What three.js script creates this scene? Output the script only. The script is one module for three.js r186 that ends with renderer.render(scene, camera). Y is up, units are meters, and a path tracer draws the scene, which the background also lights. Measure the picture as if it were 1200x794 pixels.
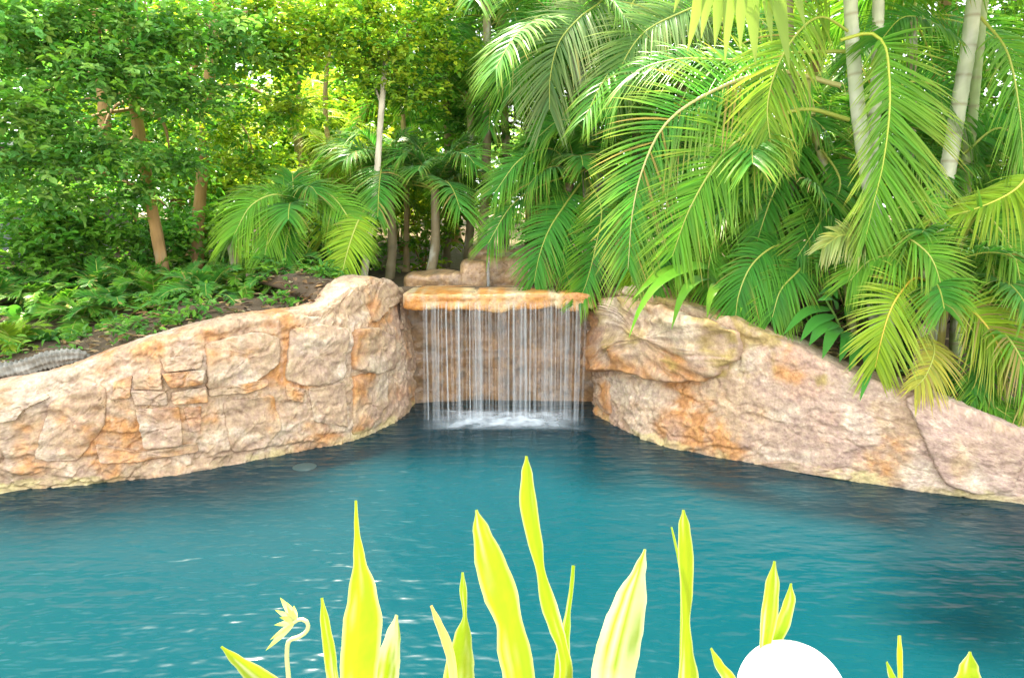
import * as THREE from 'three';
import { ImprovedNoise } from 'three/addons/math/ImprovedNoise.js';
import { mergeGeometries } from 'three/addons/utils/BufferGeometryUtils.js';

// ---------- camera, sky, sun, exposure ----------
const scene = new THREE.Scene();
const PITCH = 0.198, EYE = 2.0, FOCAL = 782;            // focal length in pixels of a 1200 x 794 picture
const camera = new THREE.PerspectiveCamera(2 * Math.atan(397 / FOCAL) * 180 / Math.PI, 1200 / 794, 0.05, 400);
camera.position.set(0, EYE, 0);
camera.rotation.x = -PITCH;
const renderer = new THREE.WebGLRenderer({ antialias: true });
renderer.setSize(1024, 677);
renderer.toneMapping = THREE.LinearToneMapping;
renderer.toneMappingExposure = 7.6;
renderer.shadowMap.enabled = true;
renderer.shadowMap.type = THREE.PCFSoftShadowMap;
{
  const W = 256, H = 128, d = new Float32Array(W * H * 4);
  for (let j = 0; j < H; j++) {
    const el = ((j + 0.5) / H - 0.5) * Math.PI, k = Math.max(0, Math.sin(el));
    for (let i = 0; i < W; i++) {
      const o = (j * W + i) * 4, f = Math.pow(k, 0.55);
      d[o] = 0.61 - 0.15 * f; d[o + 1] = 0.61 - 0.10 * f; d[o + 2] = 0.585 - 0.02 * f; d[o + 3] = 1;
    }
  }
  const sky = new THREE.DataTexture(d, W, H, THREE.RGBAFormat, THREE.FloatType);
  sky.mapping = THREE.EquirectangularReflectionMapping;
  sky.magFilter = THREE.LinearFilter; sky.needsUpdate = true;
  scene.background = sky; scene.environment = sky;
}
const sun = new THREE.DirectionalLight(0xfff1da, 5);
sun.position.set(-5, 22, -14.5); sun.target.position.set(0, 0, -4);
sun.castShadow = true; sun.shadow.radius = 14; sun.shadow.mapSize.set(2048, 2048);
Object.assign(sun.shadow.camera, { left: -16, right: 16, top: 16, bottom: -16, near: 1, far: 70 });
scene.add(sun, sun.target);

// ---------- helpers ----------
const V = (x, y, z) => new THREE.Vector3(x, y, z);
const YUP = V(0, 1, 0);
function rng(seed) { let a = seed >>> 0; return () => { a = (a + 0x6D2B79F5) | 0; let t = Math.imul(a ^ (a >>> 15), 1 | a); t = (t + Math.imul(t ^ (t >>> 7), 61 | t)) ^ t; return ((t ^ (t >>> 14)) >>> 0) / 4294967296; }; }
const noiseGen = new ImprovedNoise();
const N3 = (x, y, z) => noiseGen.noise(x + 51.3, y + 17.7, z + 33.1);
const fbm = (x, y, z, o = 4) => { let s = 0, a = 0.5, f = 1; for (let i = 0; i < o; i++) { s += a * N3(x * f, y * f, z * f); a *= 0.5; f *= 2.03; } return s; };
const clamp = (x, a = 0, b = 1) => Math.min(b, Math.max(a, x));
const smooth = (a, b, x) => { const t = clamp((x - a) / (b - a)); return t * t * (3 - 2 * t); };
const lerp = (a, b, t) => a + (b - a) * t;
const SP = Math.sin(PITCH), CP = Math.cos(PITCH);
// a sight line of the photograph, scaled so that it runs 1 m in depth (-z) for each unit
function sight(px, py) { const u = (px - 600) / FOCAL, v = (397 - py) / FOCAL, y = v * CP - SP, z = -v * SP - CP; return V(u / -z, y / -z, -1); }
const at = (px, py, D) => sight(px, py).multiplyScalar(D).add(V(0, EYE, 0));
function onLevel(px, py, y = 0) { const s = sight(px, py); return s.multiplyScalar((y - EYE) / s.y).add(V(0, EYE, 0)); }
function toPx(p) { const y = p.y - EYE, dep = -p.z * CP - y * SP, up = y * CP - p.z * SP; return [600 + FOCAL * p.x / dep, 397 - FOCAL * up / dep]; }
const taken = {};
function numbered(n) { if (!(n in taken)) { taken[n] = 0; return n; } taken[n]++; return n + '_' + String(taken[n]).padStart(3, '0'); }
function tag(o, label, category, group) { o.userData.label = label; o.userData.category = category; if (group) o.userData.group = group; return o; }
function thing(name, label, category, pos, group) {
  const g = new THREE.Group(); g.name = numbered(name); if (pos) g.position.copy(pos); scene.add(g); return tag(g, label, category, group);
}
function part(name, geo, mat, parent, shadow = true) {         // geometry in world metres, moved to the frame of its thing
  const m = new THREE.Mesh(geo, mat); m.name = name; m.castShadow = shadow; m.receiveShadow = true;
  if (parent) { let p = parent, o = V(0, 0, 0); while (p && p !== scene) { o.add(p.position); p = p.parent; } geo.translate(-o.x, -o.y, -o.z); parent.add(m); } else scene.add(m);
  return m;
}
function solo(name, geo, mat, label, category, group) { const m = part(numbered(name), geo, mat, null); return tag(m, label, category, group); }
function struct(name, geo, mat) { const m = part(name, geo, mat, null); m.userData.kind = 'structure'; return m; }
class Geo {
  constructor() { this.p = []; this.c = []; this.i = []; this.u = []; }
  v(x, y, z, c, u = 0, w = 0) { this.p.push(x, y, z); this.c.push(c[0], c[1], c[2]); this.u.push(u, w); return this.p.length / 3 - 1; }
  t(a, b, c) { this.i.push(a, b, c); }
  q(a, b, c, d) { this.i.push(a, b, c, a, c, d); }
  done(normals = true) {
    const g = new THREE.BufferGeometry();
    g.setAttribute('position', new THREE.Float32BufferAttribute(this.p, 3));
    g.setAttribute('color', new THREE.Float32BufferAttribute(this.c, 3));
    g.setAttribute('uv', new THREE.Float32BufferAttribute(this.u, 2));
    g.setIndex(this.i);
    if (normals) g.computeVertexNormals();
    return g;
  }
}
// a grid of points as a smooth sheet; fn(i, j) -> [Vector3, colour, u, v]
function sheet(nu, nv, fn, closeU = false) {
  const g = new Geo();
  for (let j = 0; j <= nv; j++) for (let i = 0; i <= nu; i++) { const [p, c, u, v] = fn(i / nu, j / nv, i, j); g.v(p.x, p.y, p.z, c, u, v); }
  for (let j = 0; j < nv; j++) for (let i = 0; i < nu; i++) { const a = j * (nu + 1) + i; g.q(a, a + 1, a + nu + 2, a + nu + 1); }
  return g.done();
}
function frames(pts, n) {
  const c = new THREE.CatmullRomCurve3(pts, false, 'centripetal'), out = [];
  for (let i = 0; i <= n; i++) out.push([c.getPointAt(i / n), c.getTangentAt(i / n)]);
  return out;
}
// tapered, uneven tube through points; colour fn(t, angle, p)
function tube(pts, radius, n, sides, colour, rough = 0, seed = 0, into = null) {
  const g = into || new Geo(), fr = frames(pts, n); let side = null; const start = g.p.length / 3; let run = 0;
  fr.forEach(([p, T], k) => {
    if (!side) { side = Math.abs(T.y) > 0.9 ? V(1, 0, 0) : V(0, 1, 0); }
    side = side.clone().addScaledVector(T, -side.dot(T)).normalize();
    const b = T.clone().cross(side); const t = k / n; if (k) run += p.distanceTo(fr[k - 1][0]);
    for (let s = 0; s <= sides; s++) {
      const a = (s % sides) / sides * Math.PI * 2, cs = Math.cos(a), sn = Math.sin(a);
      const rr = radius(t, a) * (1 + rough * (N3(cs * 1.2 + seed, run * 6, sn * 1.2) + 0.6 * N3(cs * 3 + seed, run * 18, sn * 3)));
      const q = p.clone().addScaledVector(side, cs * rr).addScaledVector(b, sn * rr);
      g.v(q.x, q.y, q.z, colour(t, a, q, run), s / sides * 0.6, run);
    }
  });
  const W = sides + 1;
  for (let k = 0; k < n; k++) for (let s = 0; s < sides; s++) { const a = start + k * W + s; g.q(a, a + W, a + W + 1, a + 1); }
  // end caps
  for (const k of [0, n]) { const [p] = fr[k]; const c = g.v(p.x, p.y, p.z, colour(k / n, 0, p, 0), 0, 0); for (let s = 0; s < sides; s++) { const a = start + k * W + s; k ? g.t(c, a, a + 1) : g.t(c, a + 1, a); } }
  return into ? g : g.done();
}

// ---------- textures ----------
function grainTexture(size, fn, srgb) {
  const d = new Uint8Array(size * size * 4);
  for (let j = 0; j < size; j++) for (let i = 0; i < size; i++) { const c = fn(i / size, j / size), o = (j * size + i) * 4; d[o] = 255 * clamp(c[0]); d[o + 1] = 255 * clamp(c[1]); d[o + 2] = 255 * clamp(c[2]); d[o + 3] = 255; }
  const t = new THREE.DataTexture(d, size, size, THREE.RGBAFormat); t.wrapS = t.wrapT = THREE.MirroredRepeatWrapping;
  t.magFilter = THREE.LinearFilter; t.minFilter = THREE.LinearFilter; if (srgb) t.colorSpace = THREE.SRGBColorSpace; t.needsUpdate = true; return t;
}
const rockBump = grainTexture(512, (u, v) => {
  const a = fbm(u * 9, v * 9, 1.5, 5), r = 1 - Math.abs(fbm(u * 6 + 4, v * 6, 7.5, 4)) * 2.6, pit = smooth(0.22, 0.4, fbm(u * 34, v * 34, 3, 2));
  const h = 0.5 + a * 0.55 + 0.22 * (r - 0.5) - 0.3 * pit; return [h, h, h];
});
const rockMap = grainTexture(512, (u, v) => {
  const a = fbm(u * 22, v * 22, 8.5, 4), b = fbm(u * 60, v * 60, 2.2, 2), vein = smooth(0.9, 1, 1 - Math.abs(fbm(u * 7 + 2, v * 7, 4.4, 4)) * 3);
  const k = 0.88 + a * 0.22 + b * 0.16 + 0.06 * vein; return [k, k * (0.985 + a * 0.05), k * (0.96 + b * 0.08)];
}, true);
const barkBump = grainTexture(256, (u, v) => { const h = 0.5 + fbm(u * 20, v * 6, 2, 4) * 0.8; return [h, h, h]; });
const rippleBump = grainTexture(512, (u, v) => { const h = 0.5 + fbm(u * 10 + 0.4 * N3(u * 5, v * 5, 2), v * 26, 5, 3) * 0.6 + 0.14 * fbm(u * 34, v * 60, 9, 2); return [h, h, h]; });
const plasterMap = grainTexture(512, (u, v) => { const k = 0.82 + fbm(u * 8, v * 8, 3, 4) * 0.5 + 0.12 * N3(u * 90, v * 90, 3); return [k, k, k]; }, true);
const foamAlpha = grainTexture(256, (u, v) => { const e = Math.min(u, 1 - u, v * 1.2, (1 - v) * 1.2), k = smooth(0.02, 0.4, e) * (0.62 + 1.0 * fbm(u * 11, v * 5, 5, 4)) ; return [k, k, k]; });

// ---------- materials ----------
const rockMat = new THREE.MeshStandardMaterial({ vertexColors: true, roughness: 0.86, map: rockMap, bumpMap: rockBump, bumpScale: 0.011 });
const wetRockMat = new THREE.MeshStandardMaterial({ vertexColors: true, roughness: 0.38, map: rockMap, bumpMap: rockBump, bumpScale: 0.015 });
const barkMat = new THREE.MeshStandardMaterial({ vertexColors: true, roughness: 0.9, bumpMap: barkBump, bumpScale: 0.012 });
const palmBarkMat = new THREE.MeshStandardMaterial({ vertexColors: true, roughness: 0.65, bumpMap: barkBump, bumpScale: 0.003 });
const leafMat = new THREE.MeshPhysicalMaterial({ vertexColors: true, roughness: 1, side: THREE.DoubleSide, transmission: 0.48, thickness: 0, clearcoat: 0.5, clearcoatRoughness: 0.28, specularIntensity: 0.25 });
const frondMat = new THREE.MeshPhysicalMaterial({ vertexColors: true, roughness: 1, side: THREE.DoubleSide, transmission: 0.48, thickness: 0, clearcoat: 0.25, clearcoatRoughness: 0.3, specularIntensity: 0.25 });
const stemMat = new THREE.MeshStandardMaterial({ vertexColors: true, roughness: 0.5 });
const soilMat = new THREE.MeshStandardMaterial({ vertexColors: true, roughness: 0.98, bumpMap: rockBump, bumpScale: 0.03 });

// ---------- rock colours: dyed carved concrete ----------
const mixc = (a, b, t) => [lerp(a[0], b[0], t), lerp(a[1], b[1], t), lerp(a[2], b[2], t)];
function rockColour(p, pink = 0, ochre = 0) {
  const a = fbm(p.x * 1.5, p.y * 1.9, p.z * 1.5, 4), b = fbm(p.x * 2.6 + 7, p.y * 2.2, p.z * 2.6, 4), s = fbm(p.x * 7, p.y * 0.9, p.z * 7 + 3, 3), f = fbm(p.x * 13, p.y * 15, p.z * 13, 3);
  let c = [0.62, 0.43, 0.265];
  c = mixc(c, [0.66, 0.31, 0.10], smooth(-0.05, 0.22, a + f * 0.2) * 0.95);
  c = mixc(c, [0.60, 0.42, 0.32], smooth(0.0, 0.25, b + 0.16 * pink) * (0.55 + 0.3 * pink));
  c = mixc(c, [0.43, 0.30, 0.20], smooth(0.1, 0.32, -a + f * 0.3) * 0.5);
  c = mixc(c, [0.70, 0.56, 0.42], smooth(0.12, 0.4, s + f * 0.3) * 0.45);
  c = mixc(c, [0.47, 0.34, 0.09], smooth(0.05, 0.25, fbm(p.x * 5 + 3, p.y * 4, p.z * 5, 3) - 0.35 + ochre * 0.45) * 0.8);
  c = mixc(c, [0.78, 0.64, 0.48], smooth(0.04, 0.28, fbm(p.x * 1.9 + 31, p.y * 2.4, p.z * 1.9, 4) + f * 0.2) * 0.65);
  const k = 0.82 + f * 0.34; c = [c[0] * k, c[1] * k, c[2] * k * 1.05];
  const wl = 0.055 + 0.05 * fbm(p.x * 3, 4, p.z * 3, 3);                // pale yellow mineral crust along the waterline
  c = mixc(c, [0.62, 0.52, 0.24], smooth(wl + 0.015, wl - 0.012, p.y + f * 0.06) * 0.7 * smooth(-0.16, 0.12, fbm(p.x * 2.2 + 5, 8, p.z * 2.2, 3)));
  return c;
}
function rockLump(p, n) {   // displacement of the carved faces, metres
  const a = fbm(p.x * 1.1, p.y * 1.4, p.z * 1.1, 3) * 0.09, st = fbm(p.x * 1.6 + 9, p.y * 4.2, p.z * 1.6, 3);
  const strata = (smooth(-0.06, 0.02, st) - 0.5) * 0.03, ch = Math.abs(fbm(p.x * 3.4, p.y * 4.6, p.z * 3.4, 3)) * 0.06, fn = fbm(p.x * 17, p.y * 19, p.z * 17, 3) * 0.014 - 0.012 * smooth(0.02, 0.12, Math.abs(fbm(p.x * 9, p.y * 10, p.z * 9, 3)));
  const crackN = fbm(p.x * 1.9 + 20, p.y * 2.6, p.z * 1.9, 3), crack = -0.022 * smooth(0.03, 0.0, Math.abs(crackN));
  return a + strata - ch + fn + crack;
}

// ---------- the two rock walls ----------
// stations along the waterline: [px, waterline row, top row, pixels from the photograph] or {x, z, h} beyond it
const leftStations = [{ x: -6.2, z: 3, h: 0.6 }, { x: -6.1, z: -0.6, h: 0.62 }, { x: -5.4, z: -2.9, h: 0.66 }, [0, 580, 449], [60, 573, 434], [130, 565, 412], [200, 556, 391], [260, 546, 377], [330, 533, 365], [380, 525, 357], [412, 518, 348], [440, 507, 331], [460, 496, 323], [479, 485, 331], { x: -0.98, z: -6.52, h: 1.2 }, { x: -0.97, z: -7.0, h: 1.1 }];
const rightStations = [{ x: 0.84, z: -7.0, h: 1.1 }, { x: 0.83, z: -6.55, h: 1.2 }, [698, 483, 342], [710, 495, 335], [728, 505, 335], [752, 514, 344], [800, 527, 359], [850, 537, 372], [900, 546, 393], [950, 556, 415], [1000, 564, 435], [1060, 573, 451], [1130, 583, 473], [1200, 591, 497], { x: 4.9, z: -3.2, h: 0.5 }, { x: 6.0, z: -1.0, h: 0.5 }, { x: 6.3, z: 3, h: 0.5 }];
const TOPW = 0.34, LEAN = 0.10;
function buildLine(stations) {
  const base = stations.map(s => Array.isArray(s) ? onLevel(s[0], s[1]) : V(s.x, 0, s.z));
  const hs = stations.map((s, i) => {
    if (!Array.isArray(s)) return s.h;
    const a = base[Math.max(0, i - 1)], b = base[Math.min(base.length - 1, i + 1)], t = b.clone().sub(a).normalize(), n = V(t.z, 0, -t.x);
    const q = base[i].clone().addScaledVector(n, LEAN + TOPW * 0.7); let y = 0.9;
    for (let k = 0; k < 4; k++) { const [, py] = toPx(V(q.x, y, q.z)); y += (py - s[2]) / 130; }
    return y;
  });
  const curve = new THREE.CatmullRomCurve3(base.map((p, i) => V(p.x, hs[i], p.z)), false, 'centripetal');
  const L = curve.getLength();
  return { curve, L, get(s) { const p = curve.getPointAt(clamp(s)), t = curve.getTangentAt(clamp(s)); t.y = 0; t.normalize(); return { x: p.x, z: p.z, h: p.y, n: V(t.z, 0, -t.x) }; } };
}
const leftLine = buildLine(leftStations), rightLine = buildLine(rightStations);
// point on a wall's section: t 0..0.7 face, to 0.8 rounded edge, to 0.93 top, then down the back
function section(st, t) {
  const { h, n, x, z } = st; let o, y;
  const yb = -1.45;
  if (t < 0.18) { const k = t / 0.18; y = lerp(yb, -0.02, k); o = 0; }
  else if (t < 0.74) { const k = (t - 0.18) / 0.56; y = lerp(-0.02, h - 0.07, k); o = LEAN * Math.pow(k, 1.6); }
  else if (t < 0.80) { const k = (t - 0.74) / 0.06 * Math.PI / 2; y = h - 0.07 + 0.07 * Math.sin(k); o = LEAN + 0.07 * (1 - Math.cos(k)); }
  else if (t < 0.93) { const k = (t - 0.80) / 0.13; y = h + 0.012 * Math.sin(k * Math.PI); o = LEAN + 0.07 + (TOPW - 0.07) * k; }
  else { const k = (t - 0.93) / 0.07; y = h - 0.5 * k; o = LEAN + TOPW + 0.05 * k; }
  return V(x + n.x * o, y, z + n.z * o);
}
function wallSheet(line, nS, nT, opt) {
  let a = 1, b = 0; for (let i = 0; i <= 400; i++) { const st = line.get(i / 400), q = st.z < -1 ? toPx(V(st.x, 0.4, st.z)) : [-999, 0]; if (q[0] > -80 && q[0] < 1280) { a = Math.min(a, i / 400); b = Math.max(b, i / 400); } }
  const warp = u => u < 0.06 && a > 0 ? u / 0.06 * a : u > 0.94 && b < 1 ? b + (u - 0.94) / 0.06 * (1 - b) : lerp(a, b, ((a > 0 ? u - 0.06 : u)) / (1 - (a > 0 ? 0.06 : 0) - (b < 1 ? 0.06 : 0)));
  const cache = []; for (let i = 0; i <= nS; i++) cache.push(line.get(warp(i / nS)));
  return sheet(nS, nT, (u, v, i, j) => {
    const st = cache[i], p = section(st, v), up = section(st, Math.min(1, v + 0.01)), T = up.sub(p), n = V(st.n.x, 0, st.n.z);
    const along = V(-n.z, 0, n.x); const N = T.normalize().cross(along).normalize(); if (v < 0.74 && N.dot(n) > 0) N.negate(); else if (v >= 0.74 && v < 0.93 && N.y < 0) N.negate();
    let d = rockLump(p, N) * (opt.k ? opt.k(p) : 1); if (v >= 0.79) d *= 0.4; if (v > 0.93) d = 0;
    d *= smooth(-1.4, -0.2, p.y) * 0.6 + 0.4;
    p.addScaledVector(N, d);
    if (v > 0.72 && v < 0.95) p.y += 0.03 * fbm(p.x * 3, 2, p.z * 3, 3);
    return [p, rockColour(p, opt.pink ? opt.pink(p) : 0, opt.ochre ? opt.ochre(p) : 0), warp(u) * line.L / 0.9, v * 1.8 / 0.9];
  });
}
// a stone carved proud of the wall; polygon in photograph pixels, carried onto the wall's surface
function inverse(line) {
  const rows = []; for (let i = 0; i <= 500; i++) { const st = line.get(i / 500); for (let j = 0; j <= 90; j++) { const v = 0.15 + 0.78 * j / 90, p = section(st, v); if (p.z > -1.5) continue; const q = toPx(p); rows.push([q[0], q[1], i / 500, v]); } }
  return (px, py) => { let best = 1e9, r = null; for (const e of rows) { const d = (e[0] - px) ** 2 + (e[1] - py) ** 2; if (d < best) { best = d; r = e; } } return [r[2], r[3]]; };
}
function stonePatch(line, inv, poly, thick, opt, seed, A = 72) {
  const st = poly.map(([x, y]) => inv(x, y));
  let cs = 0, ct = 0; st.forEach(([a, b]) => { cs += a / st.length; ct += b / st.length; });
  // boundary resampled by length
  const sc = line.L, seg = []; let tot = 0;
  st.forEach((a, i) => { const b = st[(i + 1) % st.length], l = Math.hypot((a[0] - b[0]) * sc, (a[1] - b[1]) * 1.6); seg.push(l); tot += l; });
  const ring = [];
  for (let k = 0; k < A; k++) { let d = k / A * tot, i = 0; while (i < seg.length - 1 && d > seg[i]) d -= seg[i++]; const a = st[i], b = st[(i + 1) % st.length], f = clamp(d / seg[i]); ring.push([lerp(a[0], b[0], f), lerp(a[1], b[1], f)]); }
  for (let pass = 0; pass < 2; pass++) { const c = ring.map(r => r.slice()); ring.forEach((r, k) => { const a = c[(k + A - 1) % A], b = c[(k + 1) % A]; r[0] = (a[0] + b[0] + 2 * c[k][0]) / 4; r[1] = (a[1] + b[1] + 2 * c[k][1]) / 4; }); }
  const R = [[1.0, -0.06], [1.0, 0], [0.995, 0.55], [0.975, 0.88], [0.93, 1]]; for (let k = 0.84; k > 0.02; k -= 0.085) R.push([k, 1]); R.push([0.001, 1]);
  return sheet(A, R.length - 1, (u, v, i, j) => {
    const [r, o] = R[j], e = ring[i % A], w = 1 + 0.05 * N3(i * 0.5, seed, 3) * (r > 0.5 ? 1 : 0);
    const s = cs + (e[0] - cs) * r * w, t = ct + (e[1] - ct) * r * w, S = line.get(s), p = section(S, t), up = section(S, Math.min(1, t + 0.01)).sub(p), al = V(-S.n.z, 0, S.n.x);
    const N = up.normalize().cross(al).normalize(); if (N.dot(S.n) > 0 && t < 0.76) N.negate(); else if (t >= 0.76 && N.y < 0) N.negate();
    const b = p.clone(); const lump = rockLump(b, N) * (opt.k ? opt.k(b) : 1) * (t >= 0.79 ? 0.4 : 1);
    p.addScaledVector(N, lump + (o < 0 ? o : thick * o * (0.75 + 0.5 * N3(p.x * 4 + seed, p.y * 4, p.z * 4) + 0.25 * N3(p.x * 14, p.y * 14 + seed, p.z * 14))));
    return [p, rockColour(V(p.x + seed * 0.37, p.y, p.z + seed * 0.21), opt.pink ? opt.pink(p) : 0, opt.ochre ? opt.ochre(p) : 0), s * line.L / 0.9, t * 2];
  });
}
const leftOpt = { k: () => 0.8, pink: p => -0.4 + 0.5 * smooth(-0.2, 0.3, fbm(p.x, 3, p.z, 2)) };
const rightOpt = { k: p => lerp(0.9, 0.36, smooth(1.2, 2.2, p.x)), pink: p => smooth(1.4, 3, p.x) * 1.5, ochre: p => smooth(0.55, 0.85, p.y) * smooth(3.0, 2.0, p.x) };
{
  const w = thing('rock_wall', 'tan and orange carved rock wall with stacked blocks, left of the waterfall', 'rock wall', V(-3, 0, -5), 'rock walls round the pool');
  part('wall_face', wallSheet(leftLine, 680, 170, leftOpt), rockMat, w);
  const inv = inverse(leftLine);
  const stones = [
    [[[133, 446], [156, 440], [152, 466], [131, 468]], 0.035], [[[157, 438], [190, 436], [191, 455], [157, 456]], 0.05], [[[153, 457], [196, 457], [197, 475], [158, 475]], 0.04],
    [[[186, 421], [238, 414], [236, 430], [195, 435]], 0.06], [[[190, 438], [238, 432], [238, 450], [199, 455]], 0.08], [[[200, 458], [240, 453], [243, 471], [203, 474]], 0.035],
    [[[160, 478], [211, 477], [214, 520], [166, 526]], 0.03], [[[214, 477], [236, 475], [234, 505], [222, 506]], 0.02], [[[241, 402], [300, 388], [331, 396], [328, 425], [300, 448], [241, 456]], 0.06], [[[241, 458], [312, 444], [316, 451], [290, 459], [244, 463]], 0.05],
    [[[340, 384], [380, 378], [408, 384], [404, 444], [362, 452], [334, 446]], 0.05], [[[334, 450], [358, 456], [356, 470], [336, 466]], 0.03], [[[362, 456], [404, 448], [408, 500], [366, 494]], 0.025], [[[0, 478], [50, 459], [58, 465], [30, 478], [20, 492], [0, 495]], 0.05],
    [[[110, 520], [166, 530], [230, 518], [232, 528], [170, 541], [118, 541]], 0.03], [[[412, 388], [436, 384], [452, 392], [468, 405], [462, 432], [440, 440], [414, 434]], 0.07], [[[414, 440], [452, 436], [455, 470], [432, 505], [415, 512]], 0.03],
    [[[437, 332], [462, 325], [480, 335], [481, 385], [468, 388], [474, 345], [446, 344], [440, 380], [432, 378]], 0.05], [[[60, 470], [110, 450], [126, 452], [122, 500], [90, 540], [40, 540], [48, 500]], 0.03], [[[262, 470], [320, 462], [330, 500], [310, 525], [270, 530]], 0.025],
  ];
  stones.forEach(([poly, th], k) => part(k ? 'stone_' + String(k).padStart(3, '0') : 'stone', stonePatch(leftLine, inv, poly, th, leftOpt, k + 1), rockMat, w));
}
{
  const w = thing('rock_wall', 'pinkish carved rock wall with an overhanging ledge, right of the waterfall', 'rock wall', V(3, 0, -5), 'rock walls round the pool');
  part('wall_face', wallSheet(rightLine, 680, 170, rightOpt), rockMat, w);
  const inv = inverse(rightLine);
  const led = [[[[694, 360], [710, 346], [740, 348], [780, 360], [830, 376], [870, 390], [872, 424], [852, 427], [838, 440], [824, 446], [776, 448], [742, 437], [696, 432]], 0.17, 'overhanging_ledge', 150],
    [[[1062, 466], [1090, 468], [1140, 484], [1194, 506], [1199, 545], [1186, 574], [1146, 580], [1108, 566], [1090, 535], [1074, 500]], 0.055, 'boulder', 120],
    [[[694, 440], [712, 440], [714, 486], [700, 476]], 0.03, 'stone', 60], [[[880, 545], [930, 540], [1000, 556], [1000, 562], [930, 552]], 0.02, 'stone_001', 60]];
  led.forEach(([poly, th, nm, A], k) => part(nm, stonePatch(rightLine, inv, poly, th, rightOpt, k + 31, A), rockMat, w));
}

// ---------- grotto, waterfall ledge and upper cascade ----------
function blockRock(c, sx, sy, sz, seed, mat, parent, name, opt = {}, amp = 0.05) {
  const g = new THREE.BoxGeometry(sx, sy, sz, Math.max(6, Math.round(sx / 0.02)), Math.max(5, Math.round(sy / 0.02)), Math.max(6, Math.round(sz / 0.025)));
  const P = g.attributes.position, col = [], e = opt.e || 3.2;
  for (let i = 0; i < P.count; i++) {
    let x = P.getX(i) / sx * 2, y = P.getY(i) / sy * 2, z = P.getZ(i) / sz * 2;
    const m = Math.max(Math.abs(x), Math.abs(y), Math.abs(z)) || 1, l = Math.pow(Math.abs(x) ** (e * 2) + Math.abs(y) ** (e * 2) + Math.abs(z) ** (e * 2), 1 / (e * 2)); const k = m / l;
    const p = V(c.x + x * k * sx / 2, c.y + y * k * sy / 2, c.z + z * k * sz / 2), d = V(x / sx, y / sy, z / sz).normalize();
    p.addScaledVector(d, amp * (fbm(p.x * 3 + seed, p.y * 3, p.z * 3, 4) * 1.6 - 0.3 * Math.abs(fbm(p.x * 7, p.y * 7 + seed, p.z * 7, 3))));
    if (opt.groove) p.addScaledVector(d, opt.groove(p));
    if (opt.bottom && y < -0.2) p.y += opt.bottom(p);
    P.setXYZ(i, p.x, p.y, p.z); const cc = opt.colour ? opt.colour(p) : rockColour(V(p.x + seed, p.y + 0.2, p.z), 0, 0); col.push(...cc);
  }
  g.setAttribute('color', new THREE.Float32BufferAttribute(col, 3));
  const uv = g.attributes.uv; for (let i = 0; i < P.count; i++) uv.setXY(i, (P.getX(i) + P.getZ(i) * 0.6) / 0.9, (P.getY(i) + P.getZ(i) * 0.5) / 0.9);
  // weld the six sides so that the shading is smooth over the edges
  const key = new Map(), idx = g.index.array, map = new Uint32Array(P.count);
  for (let i = 0; i < P.count; i++) { const k2 = [P.getX(i), P.getY(i), P.getZ(i)].map(q => Math.round(q * 2000)).join(); if (!key.has(k2)) key.set(k2, i); map[i] = key.get(k2); }
  for (let i = 0; i < idx.length; i++) idx[i] = map[idx[i]];
  g.computeVertexNormals();
  return parent ? part(name, g, mat, parent) : g;
}
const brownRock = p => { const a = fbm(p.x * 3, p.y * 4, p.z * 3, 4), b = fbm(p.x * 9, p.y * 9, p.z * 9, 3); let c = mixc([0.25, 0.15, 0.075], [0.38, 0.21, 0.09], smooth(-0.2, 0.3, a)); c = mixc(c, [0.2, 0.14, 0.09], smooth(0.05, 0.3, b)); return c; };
const orangeRock = p => { const a = fbm(p.x * 4, p.y * 5, p.z * 4, 4), b = fbm(p.x * 11, p.y * 11, p.z * 11, 3), q = fbm(p.x * 6 + 4, p.y * 2, 5, 3); let c = mixc([0.62, 0.27, 0.07], [0.66, 0.40, 0.16], smooth(-0.15, 0.3, a)); c = mixc(c, [0.62, 0.54, 0.36], smooth(0.02, 0.2, q) * 0.7); c = mixc(c, [0.42, 0.2, 0.07], smooth(0.12, 0.35, b) * 0.6); return c; };
{
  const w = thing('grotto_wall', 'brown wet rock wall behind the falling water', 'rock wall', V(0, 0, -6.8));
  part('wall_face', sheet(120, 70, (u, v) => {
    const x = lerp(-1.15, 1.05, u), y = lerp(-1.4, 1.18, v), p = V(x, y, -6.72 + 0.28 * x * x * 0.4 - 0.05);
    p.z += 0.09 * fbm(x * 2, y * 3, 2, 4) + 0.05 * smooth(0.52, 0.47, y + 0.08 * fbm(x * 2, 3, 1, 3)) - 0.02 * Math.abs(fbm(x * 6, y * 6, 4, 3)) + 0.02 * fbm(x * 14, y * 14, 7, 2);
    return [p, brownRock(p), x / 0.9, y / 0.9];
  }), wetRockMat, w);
}
const lipL = at(484, 352, 6.12), lipR = at(690, 352, 6.12), lipTop = at(590, 341, 6.12).y, lipBot = at(590, 363, 6.12).y;
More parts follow.
